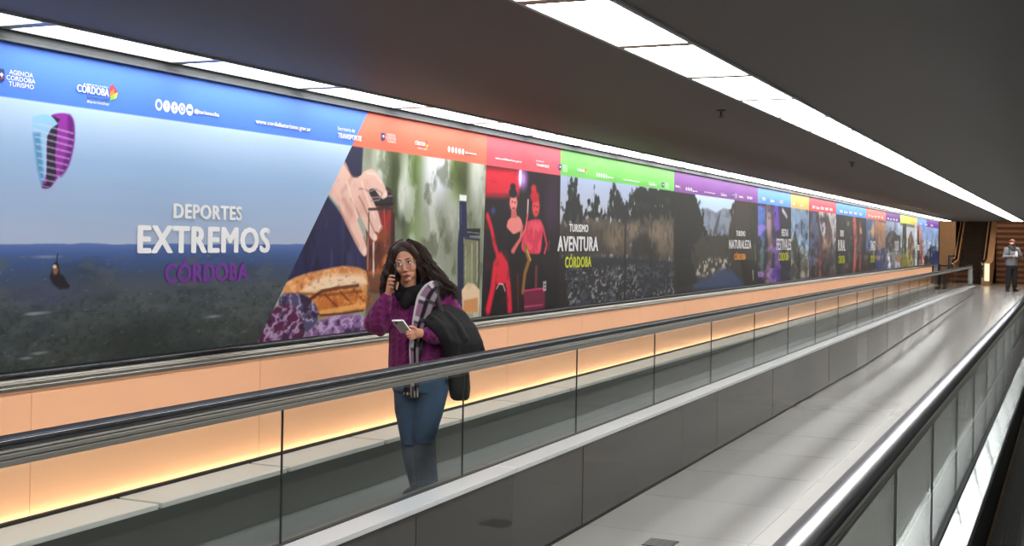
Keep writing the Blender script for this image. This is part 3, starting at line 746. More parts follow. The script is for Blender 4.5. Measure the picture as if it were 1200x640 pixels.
# bread
B1 = q([(86, 470), (100, 440), (140, 420), (200, 405), (272, 392), (335, 402), (350, 440), (345, 470), (220, 480), (120, 490)])
P.poly(B1, (208, 146, 96), 0.008, True); bm_ = P.poly_m(B1, 0.008, True); P.mix(bm_ * np.clip((P.noise(8, 12, 81) - 0.45) * 4, 0, 1) * 0.6, (182, 112, 66))
P.poly(q([(145, 470), (190, 430), (250, 418), (330, 420), (345, 445), (300, 458), (200, 470)]), (226, 208, 184), 0.02, True, 0.85)
B2 = q([(158, 505), (190, 478), (240, 464), (300, 458), (345, 474), (362, 496), (335, 528), (270, 538), (205, 552), (180, 530)])
P.poly(B2, (190, 118, 60), 0.008, True); bm_ = P.poly_m(B2, 0.008, True); P.mix(bm_ * np.clip((P.noise(10, 16, 83) - 0.48) * 4, 0, 1) * 0.7, (150, 82, 38))
for l in ([(215, 480), (255, 520)], [(260, 468), (300, 510)], [(305, 464), (335, 500)]): P.stroke(q(l), 0.008, (110, 58, 26), 0.8); 
P.stroke(q([(190, 540), (270, 526), (340, 512)]), 0.02, (222, 170, 110), 0.8)
P.poly(q([(350, 420), (440, 400), (470, 420), (450, 590), (340, 560)]), (96, 66, 54), 0.02, a=0.7)
for nm_, base_, sd_ in ((B1, (238, 196, 150), 84), (B2, (232, 170, 104), 85)):
    bm_ = P.poly_m(nm_, 0.008, True); P.mix(bm_ * np.clip((P.noise(22, 30, sd_) - 0.56) * 6, 0, 1) * 0.5, base_); P.mix(bm_ * np.clip((P.noise(20, 44, sd_ + 9) - 0.6) * 6, 0, 1) * 0.35, (126, 70, 38))
P.stroke(q([(160, 508), (200, 545), (270, 540), (335, 530)]), 0.008, (70, 36, 22), .7); P.stroke(q([(90, 480), (150, 478), (220, 482), (330, 470)]), 0.010, (110, 66, 40), .6)
P.stroke(q([(275, 70), (300, 112), (318, 114)]), .006, (150, 100, 92), .6); P.stroke(q([(384, 230), (393, 268), (386, 288)]), .006, (140, 88, 78), .8); P.stroke(q([(336, 300), (347, 335), (346, 354)]), .006, (140, 88, 78), .8)
P.stroke(q([(285, 130), (300, 185), (318, 240)]), .012, (244, 216, 204), .6); P.stroke(q([(330, 130), (352, 190), (372, 240)]), .012, (244, 216, 204), .6); P.stroke(q([(345, 100), (372, 104), (392, 130)]), .010, (246, 220, 210), .6)
# red cabbages
for pts, c, sd in (([(72, 495), (95, 478), (150, 482), (188, 515), (192, 560), (160, 600), (110, 590), (80, 540)], (88, 84, 112), 91), ([(2, 640), (30, 575), (62, 520), (110, 512), (145, 560), (150, 605), (110, 640)], (92, 44, 78), 92), ([(160, 625), (190, 570), (245, 548), (335, 548), (350, 600), (300, 640)], (142, 108, 152), 93)):
    P.poly(q(pts), c, 0.008, True); m_ = P.poly_m(q(pts), 0.008, True)
    n = P.noise(11, 16, sd, 4); P.mix(m_ * np.clip((0.10 - np.abs(n - 0.5)) * 12, 0, 1) * 0.8, (196, 178, 208)); P.mix(m_ * np.clip((P.noise(13, 15, sd + 5) - 0.56) * 6, 0, 1) * 0.7, (44, 26, 52))
# bottle and flask at the right
P.poly([(538.5, 236), (546.5, 236), (547, 268), (552, 282), (552, 366), (536, 368), (536.5, 285), (538.5, 268)], (40, 46, 84), 0.006)
P.poly([(538.5, 228), (547, 229), (546.5, 236), (538.5, 235)], (232, 234, 236), 0.004); P.stroke([(540.5, 240), (540.5, 262)], 0.006, (92, 100, 150), 0.8)
P.poly([(546, 268), (563, 268), (562, 276), (547, 276)], (36, 36, 44), 0.006); P.poly([(543, 278), (563, 280), (562.5, 338), (543, 338)], (122, 122, 96), 0.006); P.stroke([(543, 286), (543, 338)], 0.008, (42, 42, 56)); P.stroke([(561.5, 282), (561, 338)], 0.009, (48, 46, 52)); P.stroke([(553, 286), (553, 334)], 0.01, (188, 186, 160), 0.7); P.stroke([(545, 279), (562, 281)], 0.009, (44, 52, 96))
P.poly([(541, 340), (548, 331), (556, 333), (562, 340), (561, 366), (542, 368)], (214, 188, 158), 0.008); P.poly([(543, 352), (560, 349), (560, 366), (543, 367)], (188, 128, 78), 0.01, a=0.8)
P.ell(549.5, 318, 5, 16, (146, 150, 120), 1.0, .6); P.stroke([(559.2, 284), (559, 330)], .005, (222, 224, 214), .7); P.stroke([(545.8, 290), (545.6, 330)], .004, (214, 216, 206), .6); P.stroke([(547.5, 272), (561.5, 273.5)], .005, (150, 152, 160), .7); P.stroke([(536.8, 290), (537, 360)], .006, (18, 20, 40), .9)
P.stroke(q([(352, 214), (428, 212)]), .010, (70, 50, 46), .9); P.stroke(q([(352, 225), (352, 300)]), .008, (60, 34, 30), .8); P.stroke(q([(400, 215), (404, 290), (402, 330)]), .007, (205, 120, 96), .6); P.ell(300 + 398 / 2.665, 165 + 300 / 2.665, 5, 9, (150, 78, 44), .9, .8); P.ell(300 + 385 / 2.665, 165 + 360 / 2.665, 6, 8, (92, 46, 34), .9, .8); P.ell(300 + 408 / 2.665, 165 + 380 / 2.665, 5, 8, (206, 130, 70), .9, .8)
P.stroke(q([(352, 160), (375, 150), (395, 165), (385, 185), (362, 188)]), .006, (150, 140, 138), .8); P.stroke(q([(405, 150), (428, 165), (428, 190)]), .006, (96, 88, 88), .8)
P.stroke(q([(165, 498), (205, 470), (255, 460), (320, 452)]), .012, (88, 46, 26), .8)
P.contrast(1.2, 128); P.band((236, 112, 88))
o = P.build('poster under an orange header, a hand opening a jar above bread'); posters.append(o)
agency(o, 452.3, 464, 155.8, 3.9)
cordoba_logo(o, 485.5, 498, 169.6, 4.6, False); simple_line(o, 'turismo ciudad', 489, 500, 174.3, 2.0, bold=0.005)
disc_row(o, (526, 530.2, 534.3, 538.4, 542.4), (174.9, 175.7, 176.4, 177.2, 178), 1.9, 3.6)
simple_line(o, '@turismocba', 545, 558, 180, 2.6)
# ---- 3: dancers in red light
P = Print(e23, e34, 0.9)
P.fill((34, 20, 30))
r = lambda pts: [(550 + x / 3.283, 180 + y / 3.283) for x, y in pts]
P.mix((P.noise(3, 3, 101) - 0.3) * 0.6, (52, 24, 40))
P.poly(r([(60, 50), (205, 66), (190, 160), (130, 168), (62, 165)]), (206, 44, 66), 0.03); P.mix(P.poly_m(r([(60, 50), (205, 66), (190, 160), (62, 165)]), 0.02) * np.clip((P.noise(1.0, 14, 103) - 0.5) * 5, 0, 1) * 0.6, (120, 16, 36))
P.ell(550 + 206 / 3.283, 180 + 98 / 3.283, 5, 11, (196, 150, 226), 1.3, 0.9); P.ell(550 + 196 / 3.283, 180 + 90 / 3.283, 1.6, 10, (250, 240, 252), 0.8); P.ell(550 + 320 / 3.283, 180 + 210 / 3.283, 8, 26, (90, 34, 96), 1.3, 0.6)
P.ell(550 + 92 / 3.283, 180 + 220 / 3.283, 2.5, 4, (70, 80, 170), 1, 0.7)
sk = (222, 136, 132)
P.poly(r([(148, 265), (160, 246), (186, 240), (202, 262), (200, 300), (170, 310), (150, 295)]), sk, 0.006, True)
P.ell(550 + 170 / 3.283, 180 + 190 / 3.283, 4.6, 10, sk, 0.4); P.poly(r([(162, 215), (180, 215), (184, 248), (160, 248)]), (196, 104, 104), 0.006)
P.ell(550 + 168 / 3.283, 180 + 152 / 3.283, 4.8, 5.5, (22, 12, 18), 0.4); P.ell(550 + 168 / 3.283, 180 + 128 / 3.283, 3.2, 4, (26, 14, 20), 0.5); P.stroke(r([(163, 186), (168, 186)]), .006, (80, 30, 34)); P.stroke(r([(174, 188), (178, 188)]), .006, (80, 30, 34)); P.stroke(r([(167, 210), (174, 210)]), .007, (150, 30, 44))
P.poly(r([(148, 290), (170, 312), (200, 298), (206, 380), (190, 450), (150, 440), (146, 350)]), (24, 14, 22), 0.008)
P.stroke(r([(204, 280), (196, 330), (165, 375)]), .022, (206, 112, 112)); P.stroke(r([(150, 262), (146, 280)]), .014, sk)
P.ell(550 + 256 / 3.283, 180 + 205 / 3.283, 4.4, 12, (216, 74, 80), 0.4); P.ell(550 + 252 / 3.283, 180 + 165 / 3.283, 5.2, 7, (186, 34, 50), 0.5); P.ell(550 + 248 / 3.283, 180 + 135 / 3.283, 3, 5, (196, 40, 54), 0.6)
P.stroke(r([(248, 202), (253, 202)]), .006, (90, 20, 30)); P.stroke(r([(259, 204), (264, 204)]), .006, (90, 20, 30)); P.stroke(r([(254, 226), (260, 226)]), .006, (120, 10, 26))
P.poly(r([(216, 275), (236, 256), (270, 254), (284, 280), (280, 330), (270, 385), (225, 384), (200, 360)]), (206, 58, 86), 0.008, True); P.mix(P.poly_m(r([(216, 275), (236, 256), (270, 254), (284, 280), (270, 385), (200, 360)]), .01) * np.clip((P.noise(12, 10, 105) - 0.5) * 5, 0, 1) * 0.6, (236, 110, 124))
P.stroke(r([(284, 285), (298, 350), (290, 382)]), .018, (204, 70, 84)); P.stroke(r([(308, 335), (304, 372)]), .006, (190, 50, 60)); P.stroke(r([(226, 180), (224, 232)]), .014, (226, 188, 180)); P.stroke(r([(224, 236), (216, 290), (170, 380)]), .016, (206, 110, 104))
P.poly(r([(214, 386), (275, 388), (300, 520), (210, 520)]), (26, 14, 22), 0.01)
ch = (206, 34, 62)
P.stroke(r([(70, 240), (86, 290), (96, 345), (112, 400)]), .032, ch); P.stroke(r([(72, 600), (90, 520), (100, 430), (120, 398), (140, 430), (152, 520), (156, 600)]), .05, ch); P.poly(r([(100, 420), (125, 390), (150, 430), (148, 510), (104, 520)]), ch, .01); P.poly(r([(105, 505), (140, 500), (140, 610), (92, 610)]), (30, 16, 24), 0.01); P.stroke(r([(104, 520), (116, 500), (130, 504), (138, 530)]), .006, (222, 180, 180))
P.mix(P.poly_m(r([(60, 235), (160, 400), (165, 610), (60, 610)]), .01) * np.clip((P.noise(9, 9, 107) - 0.55) * 5, 0, 1) * 0.5, (110, 12, 34))
P.stroke(r([(216, 360), (230, 410), (214, 460), (206, 530)]), .035, (140, 104, 52)); P.stroke(r([(222, 372), (236, 410)]), .012, (196, 160, 84)); P.stroke(r([(258, 440), (256, 520)]), .03, (110, 54, 50)); P.stroke(r([(186, 470), (188, 600)]), .016, (96, 40, 40))
P.poly(r([(210, 528), (292, 518), (292, 596), (212, 608)]), (112, 30, 66), 0.006); P.stroke(r([(210, 528), (292, 518)]), .008, (190, 60, 110)); P.stroke(r([(212, 590), (282, 582)]), .005, (170, 90, 120)); P.poly(r([(292, 500), (340, 480), (350, 600), (292, 605)]), (28, 22, 26), 0.02)
P.poly(r([(284, 492), (296, 490), (296, 528), (284, 530)]), (210, 206, 206), .004, a=.75); P.stroke(r([(287, 505), (293, 504)]), .006, (60, 50, 54)); P.stroke(r([(287, 518), (293, 517)]), .006, (60, 50, 54))
P.mix(np.clip((P.S - W(640, 280)[0]) / 0.5, 0, 1) * P.below() * 0.6, (40, 36, 40))
P.contrast(1.2, 110); P.band((218, 84, 98))
o = P.build('poster under a red header, two dancers in red light with red chairs'); posters.append(o)
simple_line(o, 'www.cordobaturismo.gov.ar', 580, 611, 186.3, 2.7, sl=.14)
simple_line(o, 'Secretaría de', 628, 637, 189.2, 2.1, bold=0); simple_line(o, 'TRANSPORTE', 628, 643, 195, 3.4, bold=.03)
# ---- 4: river and rapids
P = Print(e34, e45, 0.9)
P.fill((162, 172, 196))
t4 = lambda pts: [(650 + x / 3.765, 190 + y / 3.765) for x, y in pts]
P.grad([(zt(700, 210), (156, 168, 196)), (zt(700, 250), (186, 192, 206)), (zt(700, 262), (176, 178, 184))])
n = P.noise(7, 10, 121, 4)
def tree(x, y0, w, y1, col=(44, 48, 46)):
    pts = []
    for k in range(15):
        f = k / 14; pts.append((x - w * (0.12 + 0.88 * f) * (0.8 + 0.4 * ((k * 37 % 7) / 7)), y0 + (y1 - y0) * f))
    for k in range(15):
        f = 1 - k / 14; pts.append((x + w * (0.12 + 0.88 * f) * (0.8 + 0.4 * ((k * 53 % 7) / 7)), y0 + (y1 - y0) * f))
    P.rough_poly(t4(pts), col, 0.09, 13, 10, int(x), 0.9, 4)
tree(80, 66, 58, 270); tree(180, 130, 46, 270); tree(265, 100, 50, 270); tree(320, 165, 40, 280)
P.poly(t4([(335, 150), (355, 125), (400, 115), (470, 120), (530, 128), (560, 130), (560, 330), (320, 330)]), (42, 44, 42), 0.03) if False else P.rough_poly(t4([(335, 170), (355, 120), (400, 105), (470, 108), (530, 118), (575, 120), (575, 330), (320, 330)]), (38, 40, 38), 0.10, 10, 9, 133, 0.9, 4)
tm = (P.Z < zt(700, 205)) * (P.Z > zt(700, 275))
P.mix(tm * np.clip((n - 0.5) * 4, 0, 1) * 0.5 * (P.C.mean(1) < 90), (72, 78, 70))
P.rough_poly(t4([(-20, 250), (120, 262), (260, 252), (330, 285), (420, 245), (580, 245), (580, 440), (-20, 430)]), (88, 80, 72), 0.08, 12, 8, 135, 0.8, 4)
gm = P.poly_m(t4([(0, 262), (330, 280), (560, 255), (560, 440), (0, 430)]), 0.03)
P.mix(gm * np.clip((P.noise(6, 5, 123) - 0.5) * 5, 0, 1) * 0.8, (48, 46, 44))
for (x, y, a_, b_, c) in ((270, 330, 42, 60, (128, 114, 96)), (345, 300, 30, 40, (138, 124, 106)), (470, 310, 60, 44, (140, 124, 106)), (500, 370, 48, 36, (120, 108, 92)), (180, 275, 50, 20, (104, 94, 82))): P.ell(650 + x / 3.765, 190 + y / 3.765, a_ / 3.765, b_ / 3.765, c, 1.0, .85)
P.mix(gm * np.clip((P.noise(20, 12, 125) - 0.52) * 6, 0, 1) * 0.5, (62, 56, 50)); P.poly(t4([(340, 350), (400, 310), (440, 370), (430, 420), (340, 420)]), (50, 48, 46), .04, a=.8); P.poly(t4([(20, 300), (120, 300), (250, 400), (20, 420)]), (60, 56, 52), .06, a=.7)
P.poly(t4([(0, 420), (180, 415), (330, 420), (560, 440), (560, 650), (0, 650)]), (54, 56, 62), 0.02)
rm = P.poly_m(t4([(0, 450), (560, 455), (560, 650), (0, 650)]), 0.03)
P.mix(rm * np.clip((P.noise(5, 16, 127, 5) - 0.48) * 6, 0, 1) * 0.55, (92, 98, 112)); wv = np.clip((P.noise(2.2, 4, 137) - 0.36) * 4, 0.08, 1) * np.clip((zt(700, 305) - P.Z) / 0.12, 0, 1); P.mix(rm * wv * np.clip((P.noise(20, 34, 129, 5) - 0.55) * 8, 0, 1) * 0.8, (172, 166, 156)); P.mix(rm * np.clip((P.noise(18, 32, 131, 5) - 0.55) * 9, 0, 1) * 0.8, (34, 34, 34))
for (x, y0, y1, w_) in ((312, 285, 640, .028), (428, 270, 560, .012), (418, 190, 260, .010)): P.stroke(t4([(x, y0), (x - 3, y1)]), w_, (34, 33, 33), .9)
P.stroke(t4([(430, 290), (428, 380)]), .01, (150, 144, 134), .7); P.poly(t4([(0, 430), (40, 430), (60, 640), (0, 640)]), (46, 42, 40), .03)
P.poly(t4([(525, 300), (565, 300), (565, 640), (535, 640)]), (40, 42, 44), .04)
P.contrast(1.22, 120); P.band((112, 194, 92))
o = P.build('poster under a green header headed TURISMO AVENTURA, river rapids and dark trees'); posters.append(o)
heading(o, [('TURISMO', (666.5, 271.6), (689, 271.8), (666.5, 262.3), (244, 244, 244)), ('AVENTURA', (652.8, 294.6), (700.6, 293), (652.8, 276.5), (244, 244, 244)), ('CÓRDOBA', (661.5, 314), (692.5, 312.6), (661.5, 301), (206, 214, 44))])
agency(o, 658.8, 665, 192.6, 3.0); cordoba_logo(o, 676, 685, 201, 3.6, False)
disc_row(o, (699.5, 702.3, 705, 707.7, 710.4), (204.8, 205.3, 205.7, 206.2, 206.6), 1.3, 2.6); simple_line(o, '@turismocba', 712, 718.5, 208.4, 1.9)
simple_line(o, 'www.cordobaturismo.gov.ar', 730, 750, 211.3, 2.2); simple_line(o, 'Secretaría de', 760, 767, 214, 1.4, bold=0); simple_line(o, 'TRANSPORTE', 760, 769, 217.2, 2.4, bold=.03); agency(o, 779, 784, 214, 2.4)
# ---- 5: mountains and a blue stream
e56 = V((888, 233), (888, 330))
P = Print(e45, e56, 0.9)
t5 = lambda pts: [(780 + x / 4.573, 200 + y / 4.573) for x, y in pts]
P.fill((56, 54, 50)); P.mix((P.noise(5, 8, 141) - 0.35) * 1.2, (40, 42, 38))
P.poly(t5([(150, 120), (370, 150), (375, 300), (200, 330), (180, 200)]), (186, 206, 234), .02)
P.poly(t5([(190, 205), (225, 200), (270, 225), (310, 200), (350, 210), (380, 190), (380, 350), (215, 350)]), (140, 148, 164), .012); mm = P.poly_m(t5([(190, 205), (270, 225), (380, 200), (380, 350), (215, 350)]), .012); P.mix(mm * np.clip((P.noise(5, 9, 143) - 0.48) * 5, 0, 1) * .6, (100, 106, 120)); P.poly(t5([(250, 340), (285, 230), (297, 215), (275, 345)]), (88, 92, 104), .02)
P.poly(t5([(50, 125), (110, 122), (150, 130), (185, 210), (210, 330), (230, 360), (160, 480), (60, 470)]), (46, 44, 40), .02); P.rough_poly(t5([(40, 118), (115, 118), (160, 125), (195, 205), (225, 330), (240, 365), (160, 490), (40, 470)]), (42, 41, 37), .10, 9, 8, 149, 1.0, 4); P.rough_poly(t5([(355, 160), (480, 165), (490, 480), (335, 480), (345, 350)]), (66, 58, 48), .08, 9, 7, 151, 1.0, 4)
P.poly(t5([(380, 165), (470, 175), (480, 590), (400, 560), (330, 480), (345, 340), (365, 250)]), (70, 62, 52), .03); P.mix(P.poly_m(t5([(365, 165), (480, 175), (480, 480), (340, 480)]), .03) * np.clip((P.noise(6, 4, 145) - 0.5) * 5, 0, 1) * .7, (44, 42, 36))
P.poly(t5([(150, 440), (210, 360), (330, 350), (345, 480), (250, 560), (160, 560)]), (74, 70, 62), .03, a=0.0); P.rough_poly(t5([(140, 430), (200, 350), (340, 340), (355, 490), (250, 575), (150, 575)]), (70, 66, 58), .10, 10, 9, 153, 1.0, 4); rm = P.poly_m(t5([(160, 560), (190, 470), (330, 470), (350, 500), (260, 580)]), .03); P.mix(rm * np.clip((P.noise(12, 18, 147) - 0.5) * 6, 0, 1) * .9, (188, 182, 172))
P.poly(t5([(150, 600), (230, 570), (300, 525), (355, 530), (420, 600), (420, 640), (150, 640)]), (62, 76, 102), .05); P.poly(t5([(60, 480), (150, 500), (170, 600), (60, 640)]), (46, 44, 40), .02); P.poly(t5([(400, 480), (490, 480), (490, 600), (420, 600)]), (42, 40, 36), .02)
P.stroke(t5([(478, 400), (482, 480)]), .03, (96, 150, 96), .7); P.stroke(t5([(468, 540), (470, 580)]), .03, (220, 220, 220), .7)
P.contrast(1.2, 115); P.band((128, 74, 152))
o = P.build('poster under a purple header headed TURISMO NATURALEZA, grey mountains above a blue stream'); posters.append(o)
heading(o, [('TURISMO', (862.4, 276.6), (873, 276.8), (862.4, 270.3), (240, 240, 240)), ('NATURALEZA', (854, 291.5), (880, 291), (854, 281), (240, 240, 240)), ('CÓRDOBA', (860, 304.8), (873.6, 304.3), (860, 297.4), (238, 158, 62))])
cordoba_logo(o, 791, 796, 219.5, 2.6, False); disc_row(o, (804.2, 806.3, 808.3, 810.2), (221.3, 221.6, 222, 222.3), 1.0, 2.1); simple_line(o, '@turismocba', 811.5, 817, 224.4, 1.6); simple_line(o, 'www.cordobaturismo.gov.ar', 825, 838, 225.6, 1.7); simple_line(o, 'Secretaría de', 844.5, 849.5, 226.6, 1.1, bold=0); simple_line(o, 'TRANSPORTE', 844.5, 851.5, 229.4, 1.9, bold=.03); agency(o, 860.5, 864, 226.5, 2.0); cordoba_logo(o, 865.5, 870, 231.6, 2.2, False); disc_row(o, (876, 877.6, 879.2, 880.8), (231.6, 231.9, 232.1, 232.4), .8, 1.8)
# ---- the far posters, each a strip of colour with its picture
def far_poster(u0, u1, band, fill, blobs, label, head=None, seed=0, marks=4, band2=None):
    P = Print(V((u0, 240), (u0, 315)), V((u1, 240), (u1, 315)), 0.9)
    P.fill(fill); P.mix((P.noise(1.3, 4, seed) - 0.35) * 1.0, tuple(c * 0.55 for c in fill))
    for b in blobs:
        kind = b[0]
        if kind == 'p': P.poly(b[1], b[2], .02, a=b[3] if len(b) > 3 else 1)
        elif kind == 'e': P.ell(*b[1:6], 0.9, b[6] if len(b) > 6 else 1)
        elif kind == 'n': P.mix(P.below() * np.clip((P.noise(b[2], b[3], seed + b[4]) - b[5]) * 6, 0, 1) * b[6], b[1])
        elif kind == 's': P.stroke(b[1], b[2], b[3], b[4])
    b_ = P.below() * (0.25 + 0.55 * np.clip((2.0 - P.Z) / 0.35, 0, 1))
    P.mix(b_ * np.clip((P.noise(2.4, 4.5, seed + 31, 4) - 0.53) * 7, 0, 1) * 0.55, tuple(min(255, 60 + c * 1.25) for c in fill))
    P.mix(b_ * np.clip((P.noise(2.8, 5.5, seed + 37, 4) - 0.55) * 7, 0, 1) * 0.6, (30, 28, 32))
    P.mix(b_ * np.clip((P.noise(3.2, 6, seed + 41, 4) - 0.60) * 7, 0, 1) * 0.6, (188, 152, 128))
    P.contrast(1.2, 115); P.band(band)
    if band2: P.mix(np.clip((P.Z - BAND_Z) / 0.004 + .5, 0, 1) * (P.S > W(band2[0], 260)[0]), band2[1])
    o = P.build(label); posters.append(o)
    zb = 0.45 * BAND_Z + 0.55 * TOP_Z
    if head:
        for (t, a, b, z0, z1, col) in head:
            v0 = (a, 0); s0 = W(a, 280)[0]; s1 = W(b, 280)[0]
            me = text_mesh(t, .025); Q = verts_np(me); lo, hi = 0.0, 0.73
            x0, x1 = Q[:, 0].min(), Q[:, 0].max(); R = np.empty_like(Q)
            R[:, 0] = WALL_X + .002 + Q[:, 2]; R[:, 1] = s0 + (Q[:, 0] - x0) / (x1 - x0) * (s1 - s0); R[:, 2] = z0 + (Q[:, 1] - lo) / (hi - lo) * (z1 - z0)
            me.vertices.foreach_set('co', R.ravel()); me.update(); place(me, 'lettering', ink(col), o)
    w = u1 - u0; texts = ('TURISMO', '@turismocba', 'CÓRDOBA', 'TRANSPORTE')
    for k in range(marks):
        a = u0 + w * (0.10 + 0.8 * k / marks); b = a + w * 0.12
        s0, s1 = W(a, 250)[0], W(b, 250)[0]
        me = text_mesh(texts[k % 4], .03); Q = verts_np(me); x0, x1 = Q[:, 0].min(), Q[:, 0].max(); R = np.empty_like(Q)
        R[:, 0] = WALL_X + .002 + Q[:, 2]; R[:, 1] = s0 + (Q[:, 0] - x0) / (x1 - x0) * (s1 - s0); R[:, 2] = BAND_Z + 0.05 + Q[:, 1] * 0.085
        me.vertices.foreach_set('co', R.ravel()); me.update(); place(me, 'lettering', ink((246, 246, 246)), o)
    return o
WH, YE, ORG = (240, 240, 240), (208, 214, 50), (238, 168, 66)
far_poster(888, 927, (98, 152, 220), (44, 40, 62), [('p', [(888, 241), (897, 243), (896, 290), (889, 300)], (96, 130, 210), .9), ('s', [(900, 245), (903, 290), (900, 326)], .16, (150, 120, 110), .8), ('e', 901, 262, 3, 14, (186, 160, 170), .8), ('s', [(909, 246), (912, 280), (911, 326)], .20, (112, 60, 190), .95), ('e', 893, 300, 2.5, 20, (110, 170, 120), .6), ('p', [(914, 244), (926, 246), (926, 326), (915, 327)], (38, 30, 46), .85), ('n', (170, 130, 220), 2, 7, 3, .58, .7), ('n', (30, 26, 34), 3, 6, 5, .6, .8), ('s', [(917, 246), (922, 254)], .04, (230, 225, 240), .8)], 'poster under a light blue header with purple stage light and yellow letters', [('FIESTAS', 915.6, 923.4, 1.80, 1.93, WH), ('FESTIVALES', 910, 927, 1.55, 1.76, WH), ('CÓRDOBA', 912.5, 924.5, 1.36, 1.51, YE)], 201, 3)
far_poster(927, 948, (238, 178, 96), (130, 154, 186), [('p', [(927, 285), (932, 268), (936, 290), (948, 305), (948, 328), (927, 330)], (62, 64, 58)), ('n', (40, 42, 40), 3, 5, 1, .56, .8), ('p', [(938, 296), (948, 292), (948, 325), (938, 327)], (120, 112, 104), .7), ('s', [(939, 260), (940, 276)], .05, (50, 60, 80), .9), ('e', 941, 322, 3, 4, (190, 186, 176), .7)], 'narrow poster under an orange header, bare grasses against pale blue sky', None, 211, 2)
far_poster(948, 980, (212, 78, 92), (58, 52, 54), [('p', [(958, 247), (980, 250), (980, 290), (970, 300), (962, 270)], (206, 204, 208), .9), ('p', [(948, 300), (950, 262), (953, 248), (957, 252), (962, 290), (950, 320)], (82, 92, 128)), ('p', [(966, 300), (968, 256), (970, 250), (975, 270), (977, 310)], (70, 56, 52), .95), ('s', [(961, 280), (961, 324)], .10, (176, 70, 60), .8), ('e', 966, 285, 3, 8, (190, 150, 120), .7), ('n', (34, 28, 30), 3, 6, 3, .55, .8), ('n', (150, 70, 64), 4, 7, 7, .64, .7), ('p', [(974, 292), (980, 280), (980, 318), (974, 320)], (70, 74, 84), .8)], 'poster under a red header beside the narrow orange one, figures in dark and blue coats', None, 221, 5)
far_poster(980, 1015, (88, 148, 220), (40, 38, 40), [('s', [(1001, 256), (1003, 285), (1001, 318)], .22, (196, 96, 84), .95), ('s', [(1008, 266), (1008, 316)], .16, (160, 80, 70), .85), ('e', 1009, 271, 1.6, 4, (214, 170, 140), .9), ('e', 994, 262, 1.4, 3, (130, 190, 150), .7), ('n', (90, 60, 44), 2, 6, 1, .58, .7), ('n', (24, 22, 24), 3, 6, 4, .58, .7), ('s', [(996, 284), (995, 310)], .08, (60, 120, 80), .6)], 'poster under a blue header with a yellow word, one red dress on black', [('TURISMO', 984, 988.6, 1.84, 1.99, WH), ('RURAL', 982, 990.6, 1.52, 1.78, WH), ('CÓRDOBA', 982.2, 990.2, 1.24, 1.42, YE)], 231, 5)
far_poster(1015, 1038, (228, 112, 98), (74, 82, 100), [('p', [(1015, 255), (1024, 258), (1022, 300), (1015, 318)], (70, 98, 140)), ('p', [(1025, 258), (1038, 262), (1037, 290), (1028, 300)], (176, 128, 96), .9), ('e', 1023, 270, 2, 9, (206, 160, 126), .9), ('p', [(1026, 294), (1038, 290), (1038, 316), (1026, 318)], (54, 66, 108)), ('p', [(1014, 296), (1026, 292), (1026, 318), (1015, 320)], (40, 36, 32), .85), ('n', (214, 170, 140), 2, 6, 3, .6, .6)], 'poster under a salmon header, dancers in tan and blue with raised arms', [('TANGO', 1020, 1026, 1.52, 1.78, WH), ('CÓRDOBA', 1020.2, 1025.4, 1.2, 1.40, YE)], 241, 5)
far_poster(1038, 1055, (98, 48, 132), (160, 176, 200), [('p', [(1036, 282), (1042, 272), (1047, 270), (1052, 276), (1055, 276), (1055, 300), (1037, 302)], (54, 50, 50)), ('p', [(1036, 297), (1055, 294), (1055, 314), (1036, 316)], (120, 126, 142)), ('s', [(1041, 300), (1042, 306)], .2, (230, 230, 235), .9), ('n', (70, 70, 76), 2, 5, 1, .6, .6)], 'poster under a dark purple header, grey rooftops above pale water', [('CIUDAD', 1048.4, 1053.5, 1.5, 1.80, WH), ('CÓRDOBA', 1049, 1053, 1.18, 1.38, ORG)], 251, 4)
far_poster(1055, 1075, (196, 212, 92), (120, 128, 120), [('p', [(1055, 264), (1075, 268), (1075, 290), (1055, 290)], (186, 194, 206)), ('p', [(1058, 262), (1062, 262), (1062, 314), (1056, 314)], (60, 62, 48)), ('p', [(1064, 280), (1068, 270), (1071, 284), (1070, 312), (1063, 312)], (120, 90, 76)), ('p', [(1056, 298), (1068, 296), (1070, 312), (1056, 314)], (128, 118, 44)), ('s', [(1073, 266), (1073.5, 311)], .22, (214, 220, 228), .9)], 'poster under a lime header, a dark cypress over yellow ground', None, 261, 0, (1067, (236, 176, 84)))
far_poster(1075, WALL_END and 1099.6, (104, 142, 222), (150, 178, 224), [('p', [(1075, 262), (1078, 264), (1081, 310), (1075, 312)], (150, 92, 84)), ('p', [(1075, 268), (1077, 270), (1078, 310), (1075, 311)], (44, 40, 44)), ('s', [(1078, 274), (1081, 296), (1083, 312)], .30, (206, 140, 126), .9), ('p', [(1083, 302), (1088, 292), (1094, 288), (1099.6, 290), (1099.6, 318), (1083, 318)], (40, 48, 62)), ('p', [(1091, 291), (1099.6, 290), (1099.6, 318), (1091, 318)], (38, 62, 112)), ('e', 1090, 285, 1.5, 2, (230, 232, 236), .8)], 'last poster before the escalators, under a blue and purple header', [('SIERRAS', 1074.6, 1077.6, 1.5, 1.7, WH)], 271, 3, (1086, (98, 36, 140)))

